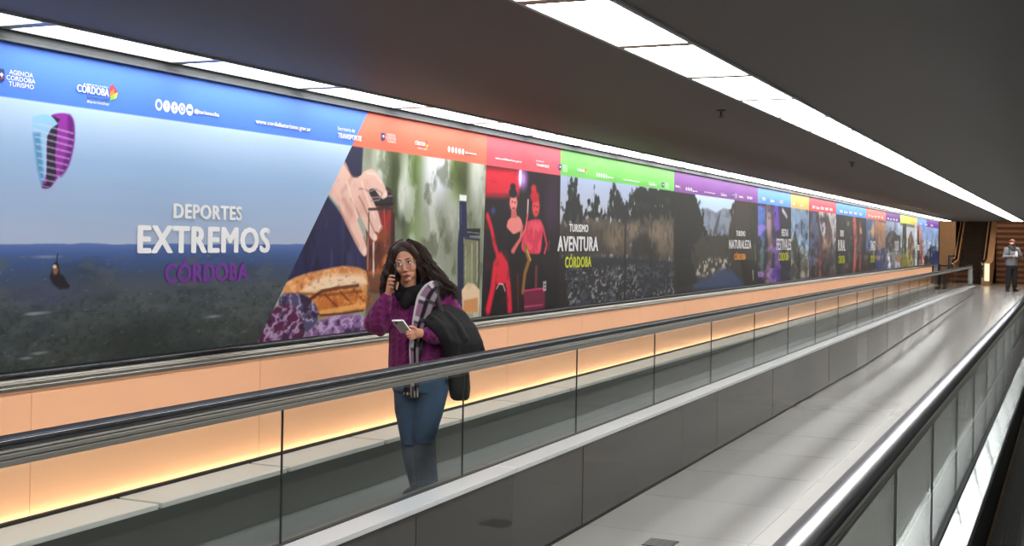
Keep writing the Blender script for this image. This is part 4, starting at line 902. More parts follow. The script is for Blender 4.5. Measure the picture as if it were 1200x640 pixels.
# ------------------------------------------------------------------ the escalator hall
ES = 57.0                                    # where the escalator starts to rise
def escalator(d0, d1, label):
    x0, x1 = lx(d1), lx(d0)
    root = empty('escalator', ((x0 + x1) / 2, ES, 0.02), label, 'escalator')
    m_step = wave_bump(mat('escalator_step', (44, 36, 31), 0.55, 0.1), 20, 'X', 0.7, 0.004)
    z = 0.03
    boxobj('landing_plate', M_STEEL, (x0 + 0.12, x1 - 0.35, ES - 1.6, ES, -0.05, 0.04), root)
    for k in range(17):
        boxobj('step', m_step, (x0 + 0.13, x1 - 0.36, ES + k * 0.40, ES + k * 0.40 + 0.46, z + k * 0.21, z + (k + 1) * 0.21), root, bev=0.012)
    run, rise = 6.8, 17 * 0.21
    for xa, wb in ((x0, 0.12), (x1 - 0.34, 0.34)):
        bm = bmesh.new()
        sec = [(ES - 1.5, 0.0, 0.86), (ES - 1.25, 0.0, 0.98), (ES - 0.3, 0.0, 1.0), (ES + 0.5, 0.02, 1.08), (ES + run, rise - 0.35, rise + 0.98)]
        L = [(bm.verts.new((xa, y, a)), bm.verts.new((xa, y, b)), bm.verts.new((xa + wb, y, b)), bm.verts.new((xa + wb, y, a))) for y, a, b in sec]
        for i in range(len(L) - 1):
            for j in range(4): bm.faces.new((L[i][j], L[i][(j + 1) % 4], L[i + 1][(j + 1) % 4], L[i + 1][j]))
        bm.faces.new(L[0]); bm.faces.new(L[-1][::-1]); bmesh.ops.recalc_face_normals(bm, faces=bm.faces)
        finish(bm, 'balustrade', M_WOOD, root)
        xm = xa + 0.06
        pts = [(ES - 1.30, 0.30), (ES - 1.55, 0.42), (ES - 1.66, 0.66), (ES - 1.58, 0.90), (ES - 1.3, 1.03), (ES - 0.3, 1.05), (ES + 0.5, 1.13), (ES + run, rise + 1.03)]
        bm = bmesh.new(); tube(bm, [(xm, y, zz) for y, zz in pts], [0.045] * len(pts), 10); finish(bm, 'handrail', M_RUBBER, root, True)
        bm = bmesh.new()
        for dx in (-0.075, wb - 0.06):
            tube(bm, [(xm + dx, ES - 1.2, 0.96), (xm + dx, ES + 0.5, 1.04), (xm + dx, ES + run, rise + 0.94)], [0.03, 0.03, 0.03], 8)
        finish(bm, 'trim_rail', mat('bronze_trim', (224, 186, 146), 0.35, 0.2), root, True)
    boxobj('lit_panel', emit('warm_sign_panel', (255, 226, 178), 1.6), (x1 - 0.20, x1 - 0.02, ES - 1.56, ES - 1.50, 0.22, 0.94), root)
    return root
escalator(3.42, 5.12, 'dark escalator rising at the end of the tunnel between bronze wood balustrades')
boxobj('wall_end', M_WOOD, (-9.5, lx(5.2), 58.5, 58.7, 0.0, 6.0), kind='structure')
# broad slatted wall right of the escalator
boxobj('wall_slats', M_SLAT, (lx(3.35), 1.0, 59.0, 59.2, 0.0, 6.0), kind='structure')
# warm lamp out of view above the ceiling edge, added to light the hall
hall_lamp = empty('added_hall_lamp', (-3.4, 54.6, 6.0), 'unseen warm lamp added high over the escalator hall', 'ceiling light')
boxobj('housing', M_BLACK, (-5.8, -1.0, 54.35, 54.85, 5.88, 6.0), hall_lamp)
boxobj('diffuser', emit('warm_lamp', (255, 222, 188), FAR_LIGHT), (-5.75, -1.05, 54.4, 54.8, 5.865, 5.88), hall_lamp)

def barrier():
    x, y = lx(4.80), 49.4
    root = empty('barrier_stand', (x, y, 0.03), 'black two-legged metal stand past the end of the walkway, before the escalator', 'barrier')
    w = 0.17
    for k, h in ((-1, 0.95), (1, 1.30)):
        bm = bmesh.new(); cx = x + k * w
        tube(bm, [(cx, y, 0.06), (cx, y, h)], [0.05, 0.045], 10); finish(bm, 'post', M_BLACK, root, True)
        bm = bmesh.new(); ellipsoid(bm, (cx + 0.04 * k, y - 0.05, 0.055), (0.09, 0.14, 0.05)); finish(bm, 'foot', M_BLACK, root, True)
    bm = bmesh.new(); tube(bm, [(x - w, y, 0.92), (x + w, y, 0.92)], [0.035, 0.035], 8); finish(bm, 'crossbar', M_BLACK, root, True)
    bm = bmesh.new(); tube(bm, [(x + w, y, 1.29), (x + w + 0.18, y, 1.29)], [0.04, 0.035], 8); finish(bm, 'arm', M_BLACK, root, True)
barrier()

# ------------------------------------------------------------------ the far man, standing with folded arms and a phone
M_SKIN = mat('skin', (206, 158, 132), 0.5, 0, 0.35, 0.05, 20)
def far_man(base, ang):
    c, s_ = math.cos(ang), math.sin(ang)
    T = Matrix.Translation(base) @ Matrix.Rotation(ang, 4, 'Z') @ Matrix.Diagonal((1.12, 1.08, 1.06, 1))
    bm = bmesh.new()
    for k in (-1, 1):
        tube(bm, [(0.10 * k, 0, 0.88), (0.11 * k, -0.01, 0.48), (0.12 * k, 0.01, 0.09)], [0.075, 0.05, 0.036], 10)
        tube(bm, [(0.21 * k, 0, 1.46), (0.27 * k, -0.03, 1.20), (0.06 * k, -0.24, 1.25 + 0.03 * k)], [0.05, 0.043, 0.032], 10)
        px = 0.03 * k
        tube(bm, [(px, -0.26, 1.26 + 0.03 * k), (px - 0.05 * k, -0.29, 1.27 + 0.03 * k)], [0.035, 0.03], 8)
        for f in range(4):
            tube(bm, [(px - 0.03 * k, -0.285, 1.29 + 0.03 * k - f * 0.019), (px - 0.07 * k, -0.31, 1.285 + 0.03 * k - f * 0.019), (px - 0.075 * k, -0.325, 1.275 + 0.03 * k - f * 0.019)], [0.009, 0.009, 0.008], 6)
        tube(bm, [(px, -0.28, 1.31 + 0.03 * k), (px - 0.02 * k, -0.32, 1.325 + 0.03 * k)], [0.011, 0.009], 6)
    loft(bm, [((0, 0, 0.84), 0.15, 0.10), ((0, 0, 1.05), 0.14, 0.09), ((0, 0, 1.35), 0.18, 0.11), ((0, 0, 1.50), 0.12, 0.08)], 20)
    tube(bm, [(0, 0.0, 1.45), (0, -0.02, 1.60)], [0.06, 0.055], 10)
    ellipsoid(bm, (0, -0.02, 1.68), (0.075, 0.092, 0.115)); ellipsoid(bm, (0, -0.05, 1.62), (0.055, 0.05, 0.055))
    tube(bm, [(0, -0.10, 1.69), (0, -0.125, 1.66)], [0.01, 0.014], 6)
    for k in (-1, 1): ellipsoid(bm, (0.076 * k, 0.0, 1.675), (0.012, 0.022, 0.032), seg=8)
    me = fuse(bm, 0.009, 3); me.transform(T)
    root = place(me, 'person', M_SKIN)
    tag(root, 'person in grey hoodie and reddish cap standing beyond the walkways, looking at a phone', 'person')
    def child(bm, name, m, vox=0.012):
        me = fuse(bm, vox, 3); me.transform(T); return place(me, name, m, root)
    bm = bmesh.new()
    loft(bm, [((0, 0, 0.90), 0.19, 0.135), ((0, 0, 1.05), 0.20, 0.14), ((0, 0, 1.35), 0.215, 0.145), ((0, 0, 1.48), 0.17, 0.11), ((0, 0, 1.54), 0.09, 0.085)], 24)
    for k in (-1, 1): tube(bm, [(0.19 * k, 0, 1.46), (0.285 * k, -0.03, 1.19), (0.07 * k, -0.225, 1.25 + 0.03 * k)], [0.08, 0.07, 0.05], 12)
    child(bm, 'hoodie', mat('grey_hoodie', (112, 112, 115), 0.9, 0, 0.2, 0.12, 12))
    bm = bmesh.new(); loft(bm, [((0, -0.07, 1.40), 0.09, 0.08), ((0, -0.03, 1.48), 0.125, 0.12), ((0, 0.0, 1.56), 0.125, 0.115), ((0, 0.02, 1.62), 0.09, 0.09)], 20); child(bm, 'hood', mat('dark_collar', (44, 42, 44), 0.9))
    bm = bmesh.new(); loft(bm, [((0, 0, 0.78), 0.18, 0.125), ((0, 0, 0.95), 0.175, 0.125)], 20)
    for k in (-1, 1): tube(bm, [(0.09 * k, 0, 0.86), (0.105 * k, -0.01, 0.5), (0.115 * k, 0.0, 0.16)], [0.105, 0.09, 0.075], 12)
    child(bm, 'trousers', mat('black_trousers', (18, 18, 20), 0.85))
    for k in (-1, 1):
        bm = bmesh.new(); tube(bm, [(0.12 * k, 0.05, 0.05), (0.14 * k, -0.08, 0.045), (0.15 * k, -0.16, 0.035)], [0.05, 0.052, 0.035], 10); tube(bm, [(0.12 * k, 0.02, 0.05), (0.118 * k, 0.01, 0.18)], [0.05, 0.052], 10)
        child(bm, 'shoe', M_BLACK, 0.01)
    bm = bmesh.new(); ellipsoid(bm, (0, -0.01, 1.735), (0.088, 0.105, 0.08)); tube(bm, [(0, -0.09, 1.735), (0, -0.17, 1.725)], [0.05, 0.045], 10, flat=((0, 0, 1), 0.25))
    child(bm, 'cap', mat('red_cap', (96, 40, 28), 0.8), 0.008)
    bm = bmesh.new(); ellipsoid(bm, (0, -0.055, 1.605), (0.062, 0.06, 0.055)); child(bm, 'beard', mat('black_beard', (22, 18, 17), 0.9), 0.008)
    ph = bmesh.new(); box(ph, -0.04, 0.04, -0.335, -0.325, 1.24, 1.39, bev=0.006)
    me = bpy.data.meshes.new('mobile_phone'); ph.to_mesh(me); ph.free(); me.transform(T)
    o = place(me, 'mobile_phone', mat('pale_phone', (214, 214, 216), 0.3)); tag(o, 'pale phone held by the person in grey hoodie', 'phone')
    bm = bmesh.new(); loft(bm, [((0.12, 0.24, 0.98), 0.15, 0.07), ((0.13, 0.27, 1.2), 0.17, 0.10), ((0.11, 0.25, 1.44), 0.13, 0.07)], 20)
    me = fuse(bm, 0.012, 3); me.transform(T); o = place(me, 'backpack', M_BLACK); tag(o, 'black backpack on the back of the person in grey hoodie', 'bag')
    for k in (-1, 1):
        bm = bmesh.new(); tube(bm, [(0.11 * k, 0.17, 1.42), (0.12 * k, 0.06, 1.52), (0.13 * k, -0.10, 1.47), (0.15 * k, -0.14, 1.30), (0.2 * k, 0.0, 1.08), (0.15 * k, 0.17, 1.05)], [0.02] * 6, 8)
        bmesh.ops.transform(bm, matrix=T, verts=bm.verts); finish(bm, 'strap', M_BLACK, o, True)
far_man(Vector((lx(2.20), 49.0, floor_z(49.0))), 0.5)

# ------------------------------------------------------------------ the woman on the walkway
WX, WS = lx(4.15), 6.95
_d = Vector((WX, WS, 0)).normalized(); _r = Vector((_d.y, -_d.x, 0))
WT = Matrix(((_r.x, _d.x, 0, WX), (_r.y, _d.y, 0, WS), (0, 0, 1, 0), (0, 0, 0, 1)))   # x to her left, y away, z up
WDIST = Vector((WX, WS, 0)).length
PXM = 184.0
def p(u, v, y=0.0):
    """a measured body point, y metres behind (+) or in front (-) of her axis"""
    k = (1 + y / WDIST) / PXM
    return Vector(((u - 490 - ROLL * (584 - v)) * k, y, EYE - (v - 277.3) * k))
def skin_child(bm, name, m, parent, vox, sm=3, cols=None):
    me = fuse(bm, vox, sm)
    if cols is not None: paint(me, cols(verts_np(me)))
    me.transform(WT); return place(me, name, m, parent)

# head frame: faces -y, then turned to her right, tilted, lowered
HM = Matrix.Translation(p(478.2, 307.2, -0.03)) @ Matrix.Rotation(math.radians(-11), 4, 'Y') @ Matrix.Rotation(math.radians(-11), 4, 'Z') @ Matrix.Rotation(math.radians(4), 4, 'X') @ Matrix.Scale(1.0, 4)
h = lambda x, y, z: HM @ Vector((x, y, z))
bm = bmesh.new()
E_ = lambda c, r, seg=18: ellipsoid(bm, c, r, HM, seg)
E_((0, .018, .035), (.074, .094, .086), 28); E_((0, -.028, -.015), (.064, .062, .088), 28)
E_((0, -.036, -.070), (.050, .050, .042), 24); E_((0, -.066, -.103), (.023, .022, .018))
for k in (-1, 1):
    E_((.036 * k, -.058, -.034), (.027, .028, .028)); E_((.076 * k, .012, -.012), (.011, .020, .030), 12)
    E_((.030 * k, -.076, .026), (.026, .014, .009)); E_((.012 * k, -.096, -.046), (.0085, .010, .0075), 12)
    E_((.031 * k, -.080, .013), (.017, .010, .005), 12); E_((.031 * k, -.079, -.010), (.016, .010, .005), 12)
tube(bm, [h(0, -.082, .010), h(0, -.098, -.020), h(0, -.107, -.040)], [.008, .0095, .0115], 10)
E_((0, -.0915, -.0735), (.022, .0095, .0052)); E_((0, -.0900, -.0835), (.018, .0100, .0064))
tube(bm, [h(0, .015, -.05), p(480, 345, 0.0), p(487, 362, 0.02)], [.050, .050, .070], 16)
# trunk and legs
loft(bm, [(p(493, 452, 0.0), .14, .10), (p(494, 425, 0.0), .145, .10), (p(492, 400, 0.0), .125, .09), (p(490, 375, 0.0), .14, .10), (p(490, 352, 0.02), .15, .085), (p(488, 343, 0.02), .08, .06)], 24)
tube(bm, [p(482, 452, 0.02), p(482, 515, 0.0), p(491, 566, 0.03)], [.075, .05, .036], 12)
tube(bm, [p(507, 452, -.02), p(500, 515, -.06), p(503, 566, -.02)], [.078, .052, .038], 12)
# her right arm, bent up to the ear
tube(bm, [p(466, 356, 0.0), p(446, 381, -.05), p(456, 346, -.11)], [.045, .040, .026], 12)
tube(bm, [p(456, 347, -.11), p(457.5, 339, -.118), p(458.5, 331, -.118)], [.024, .030, .028], 12, flat=((1, 0.2, 0), 0.62))
FR = [([(457.5, 328, -.115), (459.5, 323.5, -.138), (463.5, 324.0, -.152)]), ([(456.5, 331.5, -.115), (458.3, 328.0, -.150), (463.2, 328.3, -.160)]), ([(456.5, 335.2, -.115), (458.0, 332.2, -.150), (462.6, 332.8, -.158)]), ([(457, 338.8, -.112), (458.8, 336.8, -.142), (462.6, 337.2, -.150)])]
for pts, rr in zip(FR, (.0092, .0096, .0092, .0082)): tube(bm, [p(*q_) for q_ in pts], [rr, rr * .95, rr * .82], 8)
tube(bm, [p(459.5, 343, -.112), p(465.5, 339, -.125), p(467.8, 332, -.128)], [.013, .0105, .009], 8)
# her left arm, across the front, holding the white phone
tube(bm, [p(527, 352, 0.04), p(541, 392, -.02), p(498, 390, -.20)], [.046, .042, .026], 12)
tube(bm, [p(498, 390, -.20), p(492.5, 391, -.222), p(487.5, 390, -.236)], [.024, .031, .028], 12, flat=((0.2, 1, 0), 0.6))
FL = [([(487, 386.8, -.243), (482.2, 388.0, -.268), (478.2, 389.2, -.274)]), ([(487, 390, -.245), (481.8, 391.4, -.270), (478, 392.2, -.274)]), ([(487.5, 393, -.242), (482.6, 394.6, -.264), (479, 395.0, -.268)]), ([(489, 395.4, -.236), (485, 397.2, -.254), (481.6, 397.4, -.258)])]
for pts, rr in zip(FL, (.0092, .0096, .0092, .0082)): tube(bm, [p(*q_) for q_ in pts], [rr, rr * .95, rr * .82], 8)
tube(bm, [p(490, 387, -.236), p(486, 383.6, -.258), p(481.5, 383.0, -.276)], [.013, .0105, .009], 8)
HI = HM.inverted()
def skin_cols(V_):
    A = np.array(HI)[:3]; L = V_ @ A[:, :3].T + A[:, 3]
    c = np.tile(np.array([186, 132, 106], float), (len(V_), 1))
    n = fbm(V_[:, 0] * 30, V_[:, 2] * 30, 3); c += (n[:, None] - .5) * 14
    head = (np.abs(L[:, 0]) < .1) & (L[:, 2] > -.13) & (L[:, 2] < .13) & (L[:, 1] < .12)
    front = head & (L[:, 1] < -.06)
    ck = np.exp(-(((np.abs(L[:, 0]) - .042) / .018) ** 2 + ((L[:, 2] + .035) / .02) ** 2)) * front
    c += ck[:, None] * (np.array([196, 122, 102]) - c) * .6
    ns = np.exp(-((L[:, 0] / .016) ** 2 + ((L[:, 2] + .042) / .014) ** 2)) * front; c += ns[:, None] * (np.array([186, 112, 92]) - c) * .6
    lp = (np.abs(L[:, 0]) < .024) & (np.abs(L[:, 2] + .0785) < .0100 * np.sqrt(np.clip(1 - (L[:, 0] / .025) ** 2, 0, 1))) & (L[:, 1] < -.078)
    c[lp & head] = (142, 66, 64); c[lp & head & (np.abs(L[:, 2] + .0785) < .0018)] = (96, 40, 44)
    c = np.clip(c, 0, 255) / 255; return np.where(c <= .04045, c / 12.92, ((c + .055) / 1.055) ** 2.4)
me = fuse(bm, 0.0034, 2)
paint(me, skin_cols(verts_np(me))); me.transform(WT)
woman = place(me, 'person', attr_mat('skin_tone', 0.48, 0.4))
tag(woman, 'person with long curly dark hair, glasses, purple knit sweater and jeans, phone at ear', 'person')
def wchild(bm, name, m, smooth=True, parent=None):
    bmesh.ops.transform(bm, matrix=WT, verts=bm.verts); bmesh.ops.recalc_face_normals(bm, faces=bm.faces)
    return finish(bm, name, m, parent or woman, smooth)
# eyes, brows, lashes
M_EYEW = mat('eye_white', (226, 220, 214), 0.25, var=.02); M_IRIS = mat('iris', (34, 22, 16), 0.2); M_BROW = mat('brow_hair', (36, 24, 20), 0.8)
for k in (-1, 1):
    b = bmesh.new(); ellipsoid(b, (.031 * k, -.0835, .0015), (.0150, .0075, .0062), HM, 14); ey = wchild(b, 'eye', M_EYEW)
    b = bmesh.new(); ellipsoid(b, (.031 * k - .002, -.0880, .0018), (.0062, .0044, .0062), HM, 12); wchild(b, 'iris', M_IRIS, True, ey)
    b = bmesh.new(); tube(b, [h(.031 * k - .017, -.083, .003), h(.031 * k - .008, -.0895, .0085), h(.031 * k + .006, -.0890, .0085), h(.031 * k + .018, -.081, .003)], [.0014, .0022, .0022, .0014], 6); wchild(b, 'eyelashes', M_BROW, True, ey)
    b = bmesh.new(); tube(b, [h(.013 * k, -.0925, .0225), h(.026 * k, -.0935, .0295), h(.040 * k, -.0870, .0295), h(.052 * k, -.0735, .0215)], [.0024, .0028, .0023, .0012], 6); wchild(b, 'eyebrow', M_BROW)
# glasses
gl = bmesh.new(); lens = bmesh.new()
for k in (-1, 1):
    ring = [h(.033 * k + math.cos(a) * .0275, -.1005 + abs(.033 * k + math.cos(a) * .0275) ** 2 * 4.0, -.004 + math.sin(a) * .0235) for a in np.linspace(0, 2 * math.pi, 29)]
    tube(gl, ring, [.0015] * 29, 6)
    lens.faces.new([lens.verts.new(q_) for q_ in ring[:-1]])
    tube(gl, [h(.0605 * k, -.086, .004), h(.074 * k, -.06, .006), h(.082 * k, .012, .006)], [.0015] * 3, 6)
tube(gl, [h(-.0065, -.100, .002), h(0, -.103, .005), h(.0065, -.100, .002)], [.0015] * 3, 6)
gl = wchild(gl, 'glasses', mat('clear_frame', (176, 182, 178), 0.2, 0.5)); wchild(lens, 'lens', glass_mat('spectacle_lens', (.97, .98, .98), 0.03), False, gl)

# hair: a cap over the skull and long wavy locks
M_HAIR = mat('dark_brown_hair', (46, 28, 22), 0.45, 0, 0.4, 0.35, 30, bump=0.4, bscale=120)
bm = bmesh.new()
ellipsoid(bm, (0, .030, .048), (.086, .100, .090), HM, 28); ellipsoid(bm, (0, .062, -.02), (.088, .070, .11), HM, 24)
for k in (-1, 1):
    tube(bm, [h(.006 * k, -.030, .122), h(.050 * k, -.046, .094), h(.080 * k, -.026, .030), h(.084 * k, -.005, -.04), h(.086 * k, .01, -.10)], [.020, .024, .024, .026, .03], 12)
cap = fuse(bm, 0.006, 3); cap.transform(WT); hair = place(cap, 'hair', M_HAIR, woman)
rng = random.Random(5)
def cr(P, n):
    P = [Vector(q_) for q_ in P]; P = [P[0] * 2 - P[1]] + P + [P[-1] * 2 - P[-2]]; out = []
    for i in range(1, len(P) - 2):
        for t in [j / n for j in range(n)]:
            a, b, c, d = P[i - 1], P[i], P[i + 1], P[i + 2]
            out.append(0.5 * (2 * b + (c - a) * t + (2 * a - 5 * b + 4 * c - d) * t * t + (3 * b - a - 3 * c + d) * t ** 3))
    out.append(P[-2]); return out
def lock(bm, path, r0, amp, waves, ph):
    q_ = cr(path, 11); n = len(q_); pts = []; rad = []
    for i, c in enumerate(q_):
        t = i / (n - 1); a = ph + t * waves * 2 * math.pi; am = amp * min(1, t * 2.2)
        pts.append(c + Vector((math.cos(a) * am, math.sin(a) * am * 0.8, math.sin(a * .7) * am * .3)))
        rad.append(r0 * (0.75 + 0.35 * math.sin(t * 3.1)) * (1 - 0.55 * max(0, t - .6) / .4))
    tube(bm, pts, rad, 4)
GUIDE = {   # (face-side path, outer path): measured along her left side and right side
    'L': ([(477.5, 284.5), (487.5, 291), (492.5, 303), (494, 316), (498, 330), (503, 343)], [(480, 281.5), (497, 289), (508, 307), (521, 324), (534, 337), (541, 348)]),
    'R': ([(474, 284.5), (465.5, 291), (462.5, 303), (461, 316), (459, 330), (456.5, 341)], [(472.5, 281.5), (461, 291), (456, 309), (452.5, 325), (450, 337), (450, 347)])}
bm = bmesh.new()
for side, cnt in (('L', 92), ('R', 46)):
    A_, B_ = GUIDE[side]
    for i in range(cnt):
        t = rng.random() ** 0.85; y = rng.uniform(-.085, .10) if side == 'L' else rng.uniform(-.06, .09)
        path = []
        for j, (a, b) in enumerate(zip(A_, B_)):
            f = j / 5; yy = -.045 * (1 - f) + y * min(1, f * 2.2) + (.05 if side == 'L' else .03) * f
            if j == 1: yy -= .01
            path.append(p(a[0] + (b[0] - a[0]) * t + rng.uniform(-1, 1) * f * 2.5, a[1] + (b[1] - a[1]) * t + rng.uniform(-1, 1) * 1.2 + (rng.uniform(-5, 4) if j == 5 else 0), yy))
        am, wv, ph_ = rng.uniform(.006, .013), rng.uniform(3.0, 5.5), rng.uniform(0, 6.28)
        for k in range(8):                         # a curl is a clump of fine strands
            o_ = Vector((rng.gauss(0, .006), rng.gauss(0, .007), rng.gauss(0, .005)))
            lock(bm, [c + o_ * (0.4 + 1.0 * q_ / 5) for q_, c in enumerate(path)], rng.uniform(.0018, .0036), am * rng.uniform(.7, 1.3), wv, ph_ + rng.uniform(-.6, .6))
wchild(bm, 'hair_locks', M_HAIR, True, hair)

# purple cable-knit sweater
def knit():
    m = mat('purple_knit', (100, 25, 82), 0.85, 0, 0.25, 0.16, 35)
    nt = m.node_tree; b = nt.nodes['Principled BSDF']; tc = nt.nodes.new('ShaderNodeTexCoord')
    at = nt.nodes.new('ShaderNodeVertexColor'); at.layer_name = 'tint'
    sep = nt.nodes.new('ShaderNodeSeparateColor'); nt.links.new(at.outputs[0], sep.inputs[0])
    bp = nt.nodes.new('ShaderNodeBump'); bp.inputs['Strength'].default_value = 1.0; bp.inputs['Distance'].default_value = 0.018
    nt.links.new(sep.outputs[0], bp.inputs['Height']); nt.links.new(bp.outputs['Normal'], b.inputs['Normal'])
    b.inputs['Sheen Weight'].default_value = 0.08
    return m
M_KNIT = knit()
bm = bmesh.new()
loft(bm, [(p(491, 441, 0.0), .185, .135), (p(490, 425, 0.0), .182, .135), (p(489, 400, 0.0), .172, .13), (p(489, 375, 0.0), .175, .13), (p(493, 353, 0.02), .185, .115), (p(489, 342, 0.02), .13, .09), (p(486, 336, 0.02), .085, .075)], 30)
tube(bm, [p(468, 352, 0.01), p(455, 369, -.02), p(443, 384, -.055), p(441.5, 378, -.085), p(448, 364, -.10), p(454.5, 350, -.11)], [.070, .074, .072, .066, .062, .042], 16)
tube(bm, [p(441, 381, -.055), p(440.5, 378, -.075)], [.070, .070], 14)
tube(bm, [p(522, 352, 0.03), p(534, 370, 0.02), p(540, 388, -.03), p(525, 394, -.10), p(509, 393, -.165), p(499, 390.5, -.195)], [.070, .070, .068, .064, .056, .040], 16)
def cable(V_):
    # rope-like cables running down body and sleeves, written as a height used for the knit relief
    x, y, z = V_[:, 0], V_[:, 1], V_[:, 2]
    ang = np.arctan2(y, x + .02) ; w = x + .25 * z
    st = 0.5 + 0.5 * np.sin((x - .35 * y) * 2 * math.pi / .052)
    tw = 0.5 + 0.5 * np.sin(z * 2 * math.pi / .042 + np.sign(np.sin((x - .35 * y) * math.pi / .052)) * x * 60)
    v = np.clip(st * .65 + tw * st * .5, 0, 1.2)
    return np.repeat(v[:, None], 3, 1)
skin_child(bm, 'sweater', M_KNIT, woman, 0.006, 4, cable)

# jeans
def denim():
    m = mat('blue_denim', (54, 74, 98), 0.85, 0, 0.2, 0.35, 7, bump=0.5, bscale=16); return m
bm = bmesh.new()
loft(bm, [(p(494, 458, 0.0), .178, .135), (p(494, 440, 0.0), .176, .13), (p(492, 425, 0.0), .165, .12)], 28)
tube(bm, [p(480.5, 452, 0.02), p(480, 480, 0.01), p(482.5, 512, -.005), p(486, 540, 0.01), p(493, 571, 0.03)], [.098, .088, .066, .064, .058], 16)
tube(bm, [p(509, 452, -.02), p(504, 480, -.04), p(498.5, 512, -.06), p(500.5, 540, -.04), p(503.5, 571, -.02)], [.105, .096, .074, .070, .064], 16)
for (u, v, y) in ((499, 519, -.12), (484, 521, -.06), (503, 566, -.075), (492, 567, -.02)): ellipsoid(bm, p(u, v, y), (.05, .02, .016), seg=12)
skin_child(bm, 'jeans', denim(), woman, 0.0065, 4)
for (u, y, du) in ((488, -.02, -9), (499, -.06, -7)):
    bm = bmesh.new(); tube(bm, [p(u + 4, 576.5, y + .05), p(u + du * .4, 577.5, y - .04), p(u + du, 579.5, y - .11)], [.042, .046, .034], 12, flat=((0, 0, 1), .8))
    skin_child(bm, 'shoe', mat('dark_shoe', (34, 32, 33), 0.6), woman, 0.006, 2)

# scarf: dark coils at the neck, plaid tails down the front
bm = bmesh.new()
for r_, zz, tl, th in ((.074, 338.5, .14, .028), (.084, 346, -.10, .032), (.078, 333, .22, .020)):
    ring = [p(485, zz, 0.0) + Vector((math.cos(a) * r_, math.sin(a) * r_ * .85 - .015, math.cos(a) * r_ * tl + math.sin(a) * .03)) for a in np.linspace(0, 2 * math.pi, 25)]
    tube(bm, ring, [th * (1 + .12 * math.sin(5 * i)) for i in range(25)], 10)
ellipsoid(bm, p(477, 353, -.10), (.040, .03, .055)); ellipsoid(bm, p(510, 339, -.02), (.040, .06, .032))
scarf = skin_child(bm, 'scarf', mat('black_scarf_wool', (24, 22, 25), 0.9, 0, 0.2, 0.3, 20), woman, 0.006, 3)
def tail(path, w, name, plaid):
    pts = cr([p(*q_) for q_ in path], 12); n = len(pts); bm = bmesh.new(); rows = []; cols = []
    for i, c in enumerate(pts):
        t = (pts[min(i + 1, n - 1)] - pts[max(i - 1, 0)]).normalized(); s_ = t.cross(Vector((0, -1, 0))).normalized()
        row = []; wi = np.interp(i / (n - 1), np.linspace(0, 1, len(w)), w)
        for j in range(13):
            a = j / 12 * 2 - 1
            row.append((c - s_ * a * wi * .5 + Vector((0, -.010 * math.cos(a * 1.5) - .004 * math.sin(a * 7 + i * .2), 0)), a, i / n))
        rows.append(row)
    V_, C_, F_ = [], [], []
    for lay in (0, 1):
        for row in rows:
            for co, a, t in row:
                V_.append(tuple(co + Vector((0, .012 * lay, 0)))); C_.append(plaid(a, t))
    m_ = 13
    for i in range(n - 1):
        for j in range(12):
            q0 = i * m_ + j; F_.append((q0, q0 + 1, q0 + m_ + 1, q0 + m_)); o_ = n * m_ + q0; F_.append((o_ + m_, o_ + m_ + 1, o_ + 1, o_))
        for j in (0, 12):
            q0 = i * m_ + j; o_ = n * m_ + q0; F_.append((q0, q0 + m_, o_ + m_, o_))
    for j in range(12):
        q0 = (n - 1) * m_ + j; o_ = n * m_ + q0; F_.append((q0, q0 + 1, o_ + 1, o_))
    me = bpy.data.meshes.new(name); me.from_pydata(V_, [], F_); c = np.array(C_, float) / 255
    paint(me, np.where(c <= .04045, c / 12.92, ((c + .055) / 1.055) ** 2.4)); me.transform(WT)
    return place(me, name, M_PLAID, scarf, True)
M_PLAID = attr_mat('plaid_wool', 0.9, 0.15, bump=0.4, bscale=300)
def plaid_a(a, t):
    k = (t * 5.5) % 1
    if a < -.05:
        c = (150, 112, 140)
        if k < .20: c = (206, 200, 206)
        elif k < .34: c = (84, 66, 84)
        if a < -.80: c = (214, 210, 214)
        if t < .16: c = (214, 214, 216) if k < .5 else (90, 88, 92)
    elif a < .42: c = (30, 26, 31) if k > .12 else (70, 60, 70)
    else:
        c = (146, 134, 142)
        if k < .22: c = (70, 62, 70)
    if t > .96: c = (200, 194, 190) if int((a + 1) * 9) % 2 else (60, 54, 56)
    return tuple(x * .82 for x in c)
def plaid_b(a, t):
    c = (34, 28, 33)
    if .25 < a < .5: c = (84, 66, 76)
    if (t * 8) % 1 < .12: c = (60, 52, 60)
    if t > .965: c = (190, 182, 176) if int((a + 1) * 9) % 2 else (60, 54, 56)
    return c
tail([(514, 342, 0.0), (513, 336, -.07), (507, 340, -.128), (501, 350, -.158), (496, 366, -.172), (491, 382, -.180), (487, 402, -.168), (487, 430, -.170), (488, 466, -.160)], (.06, .08, .105, .118, .105, .075, .06, .055, .055), 'scarf_tail', plaid_a)
tail([(511, 340, -.09), (505, 352, -.125), (501, 368, -.145), (497, 388, -.150), (491, 412, -.150), (482, 440, -.160), (479.5, 463, -.150)], (.06,) * 7, 'scarf_tail', plaid_b)

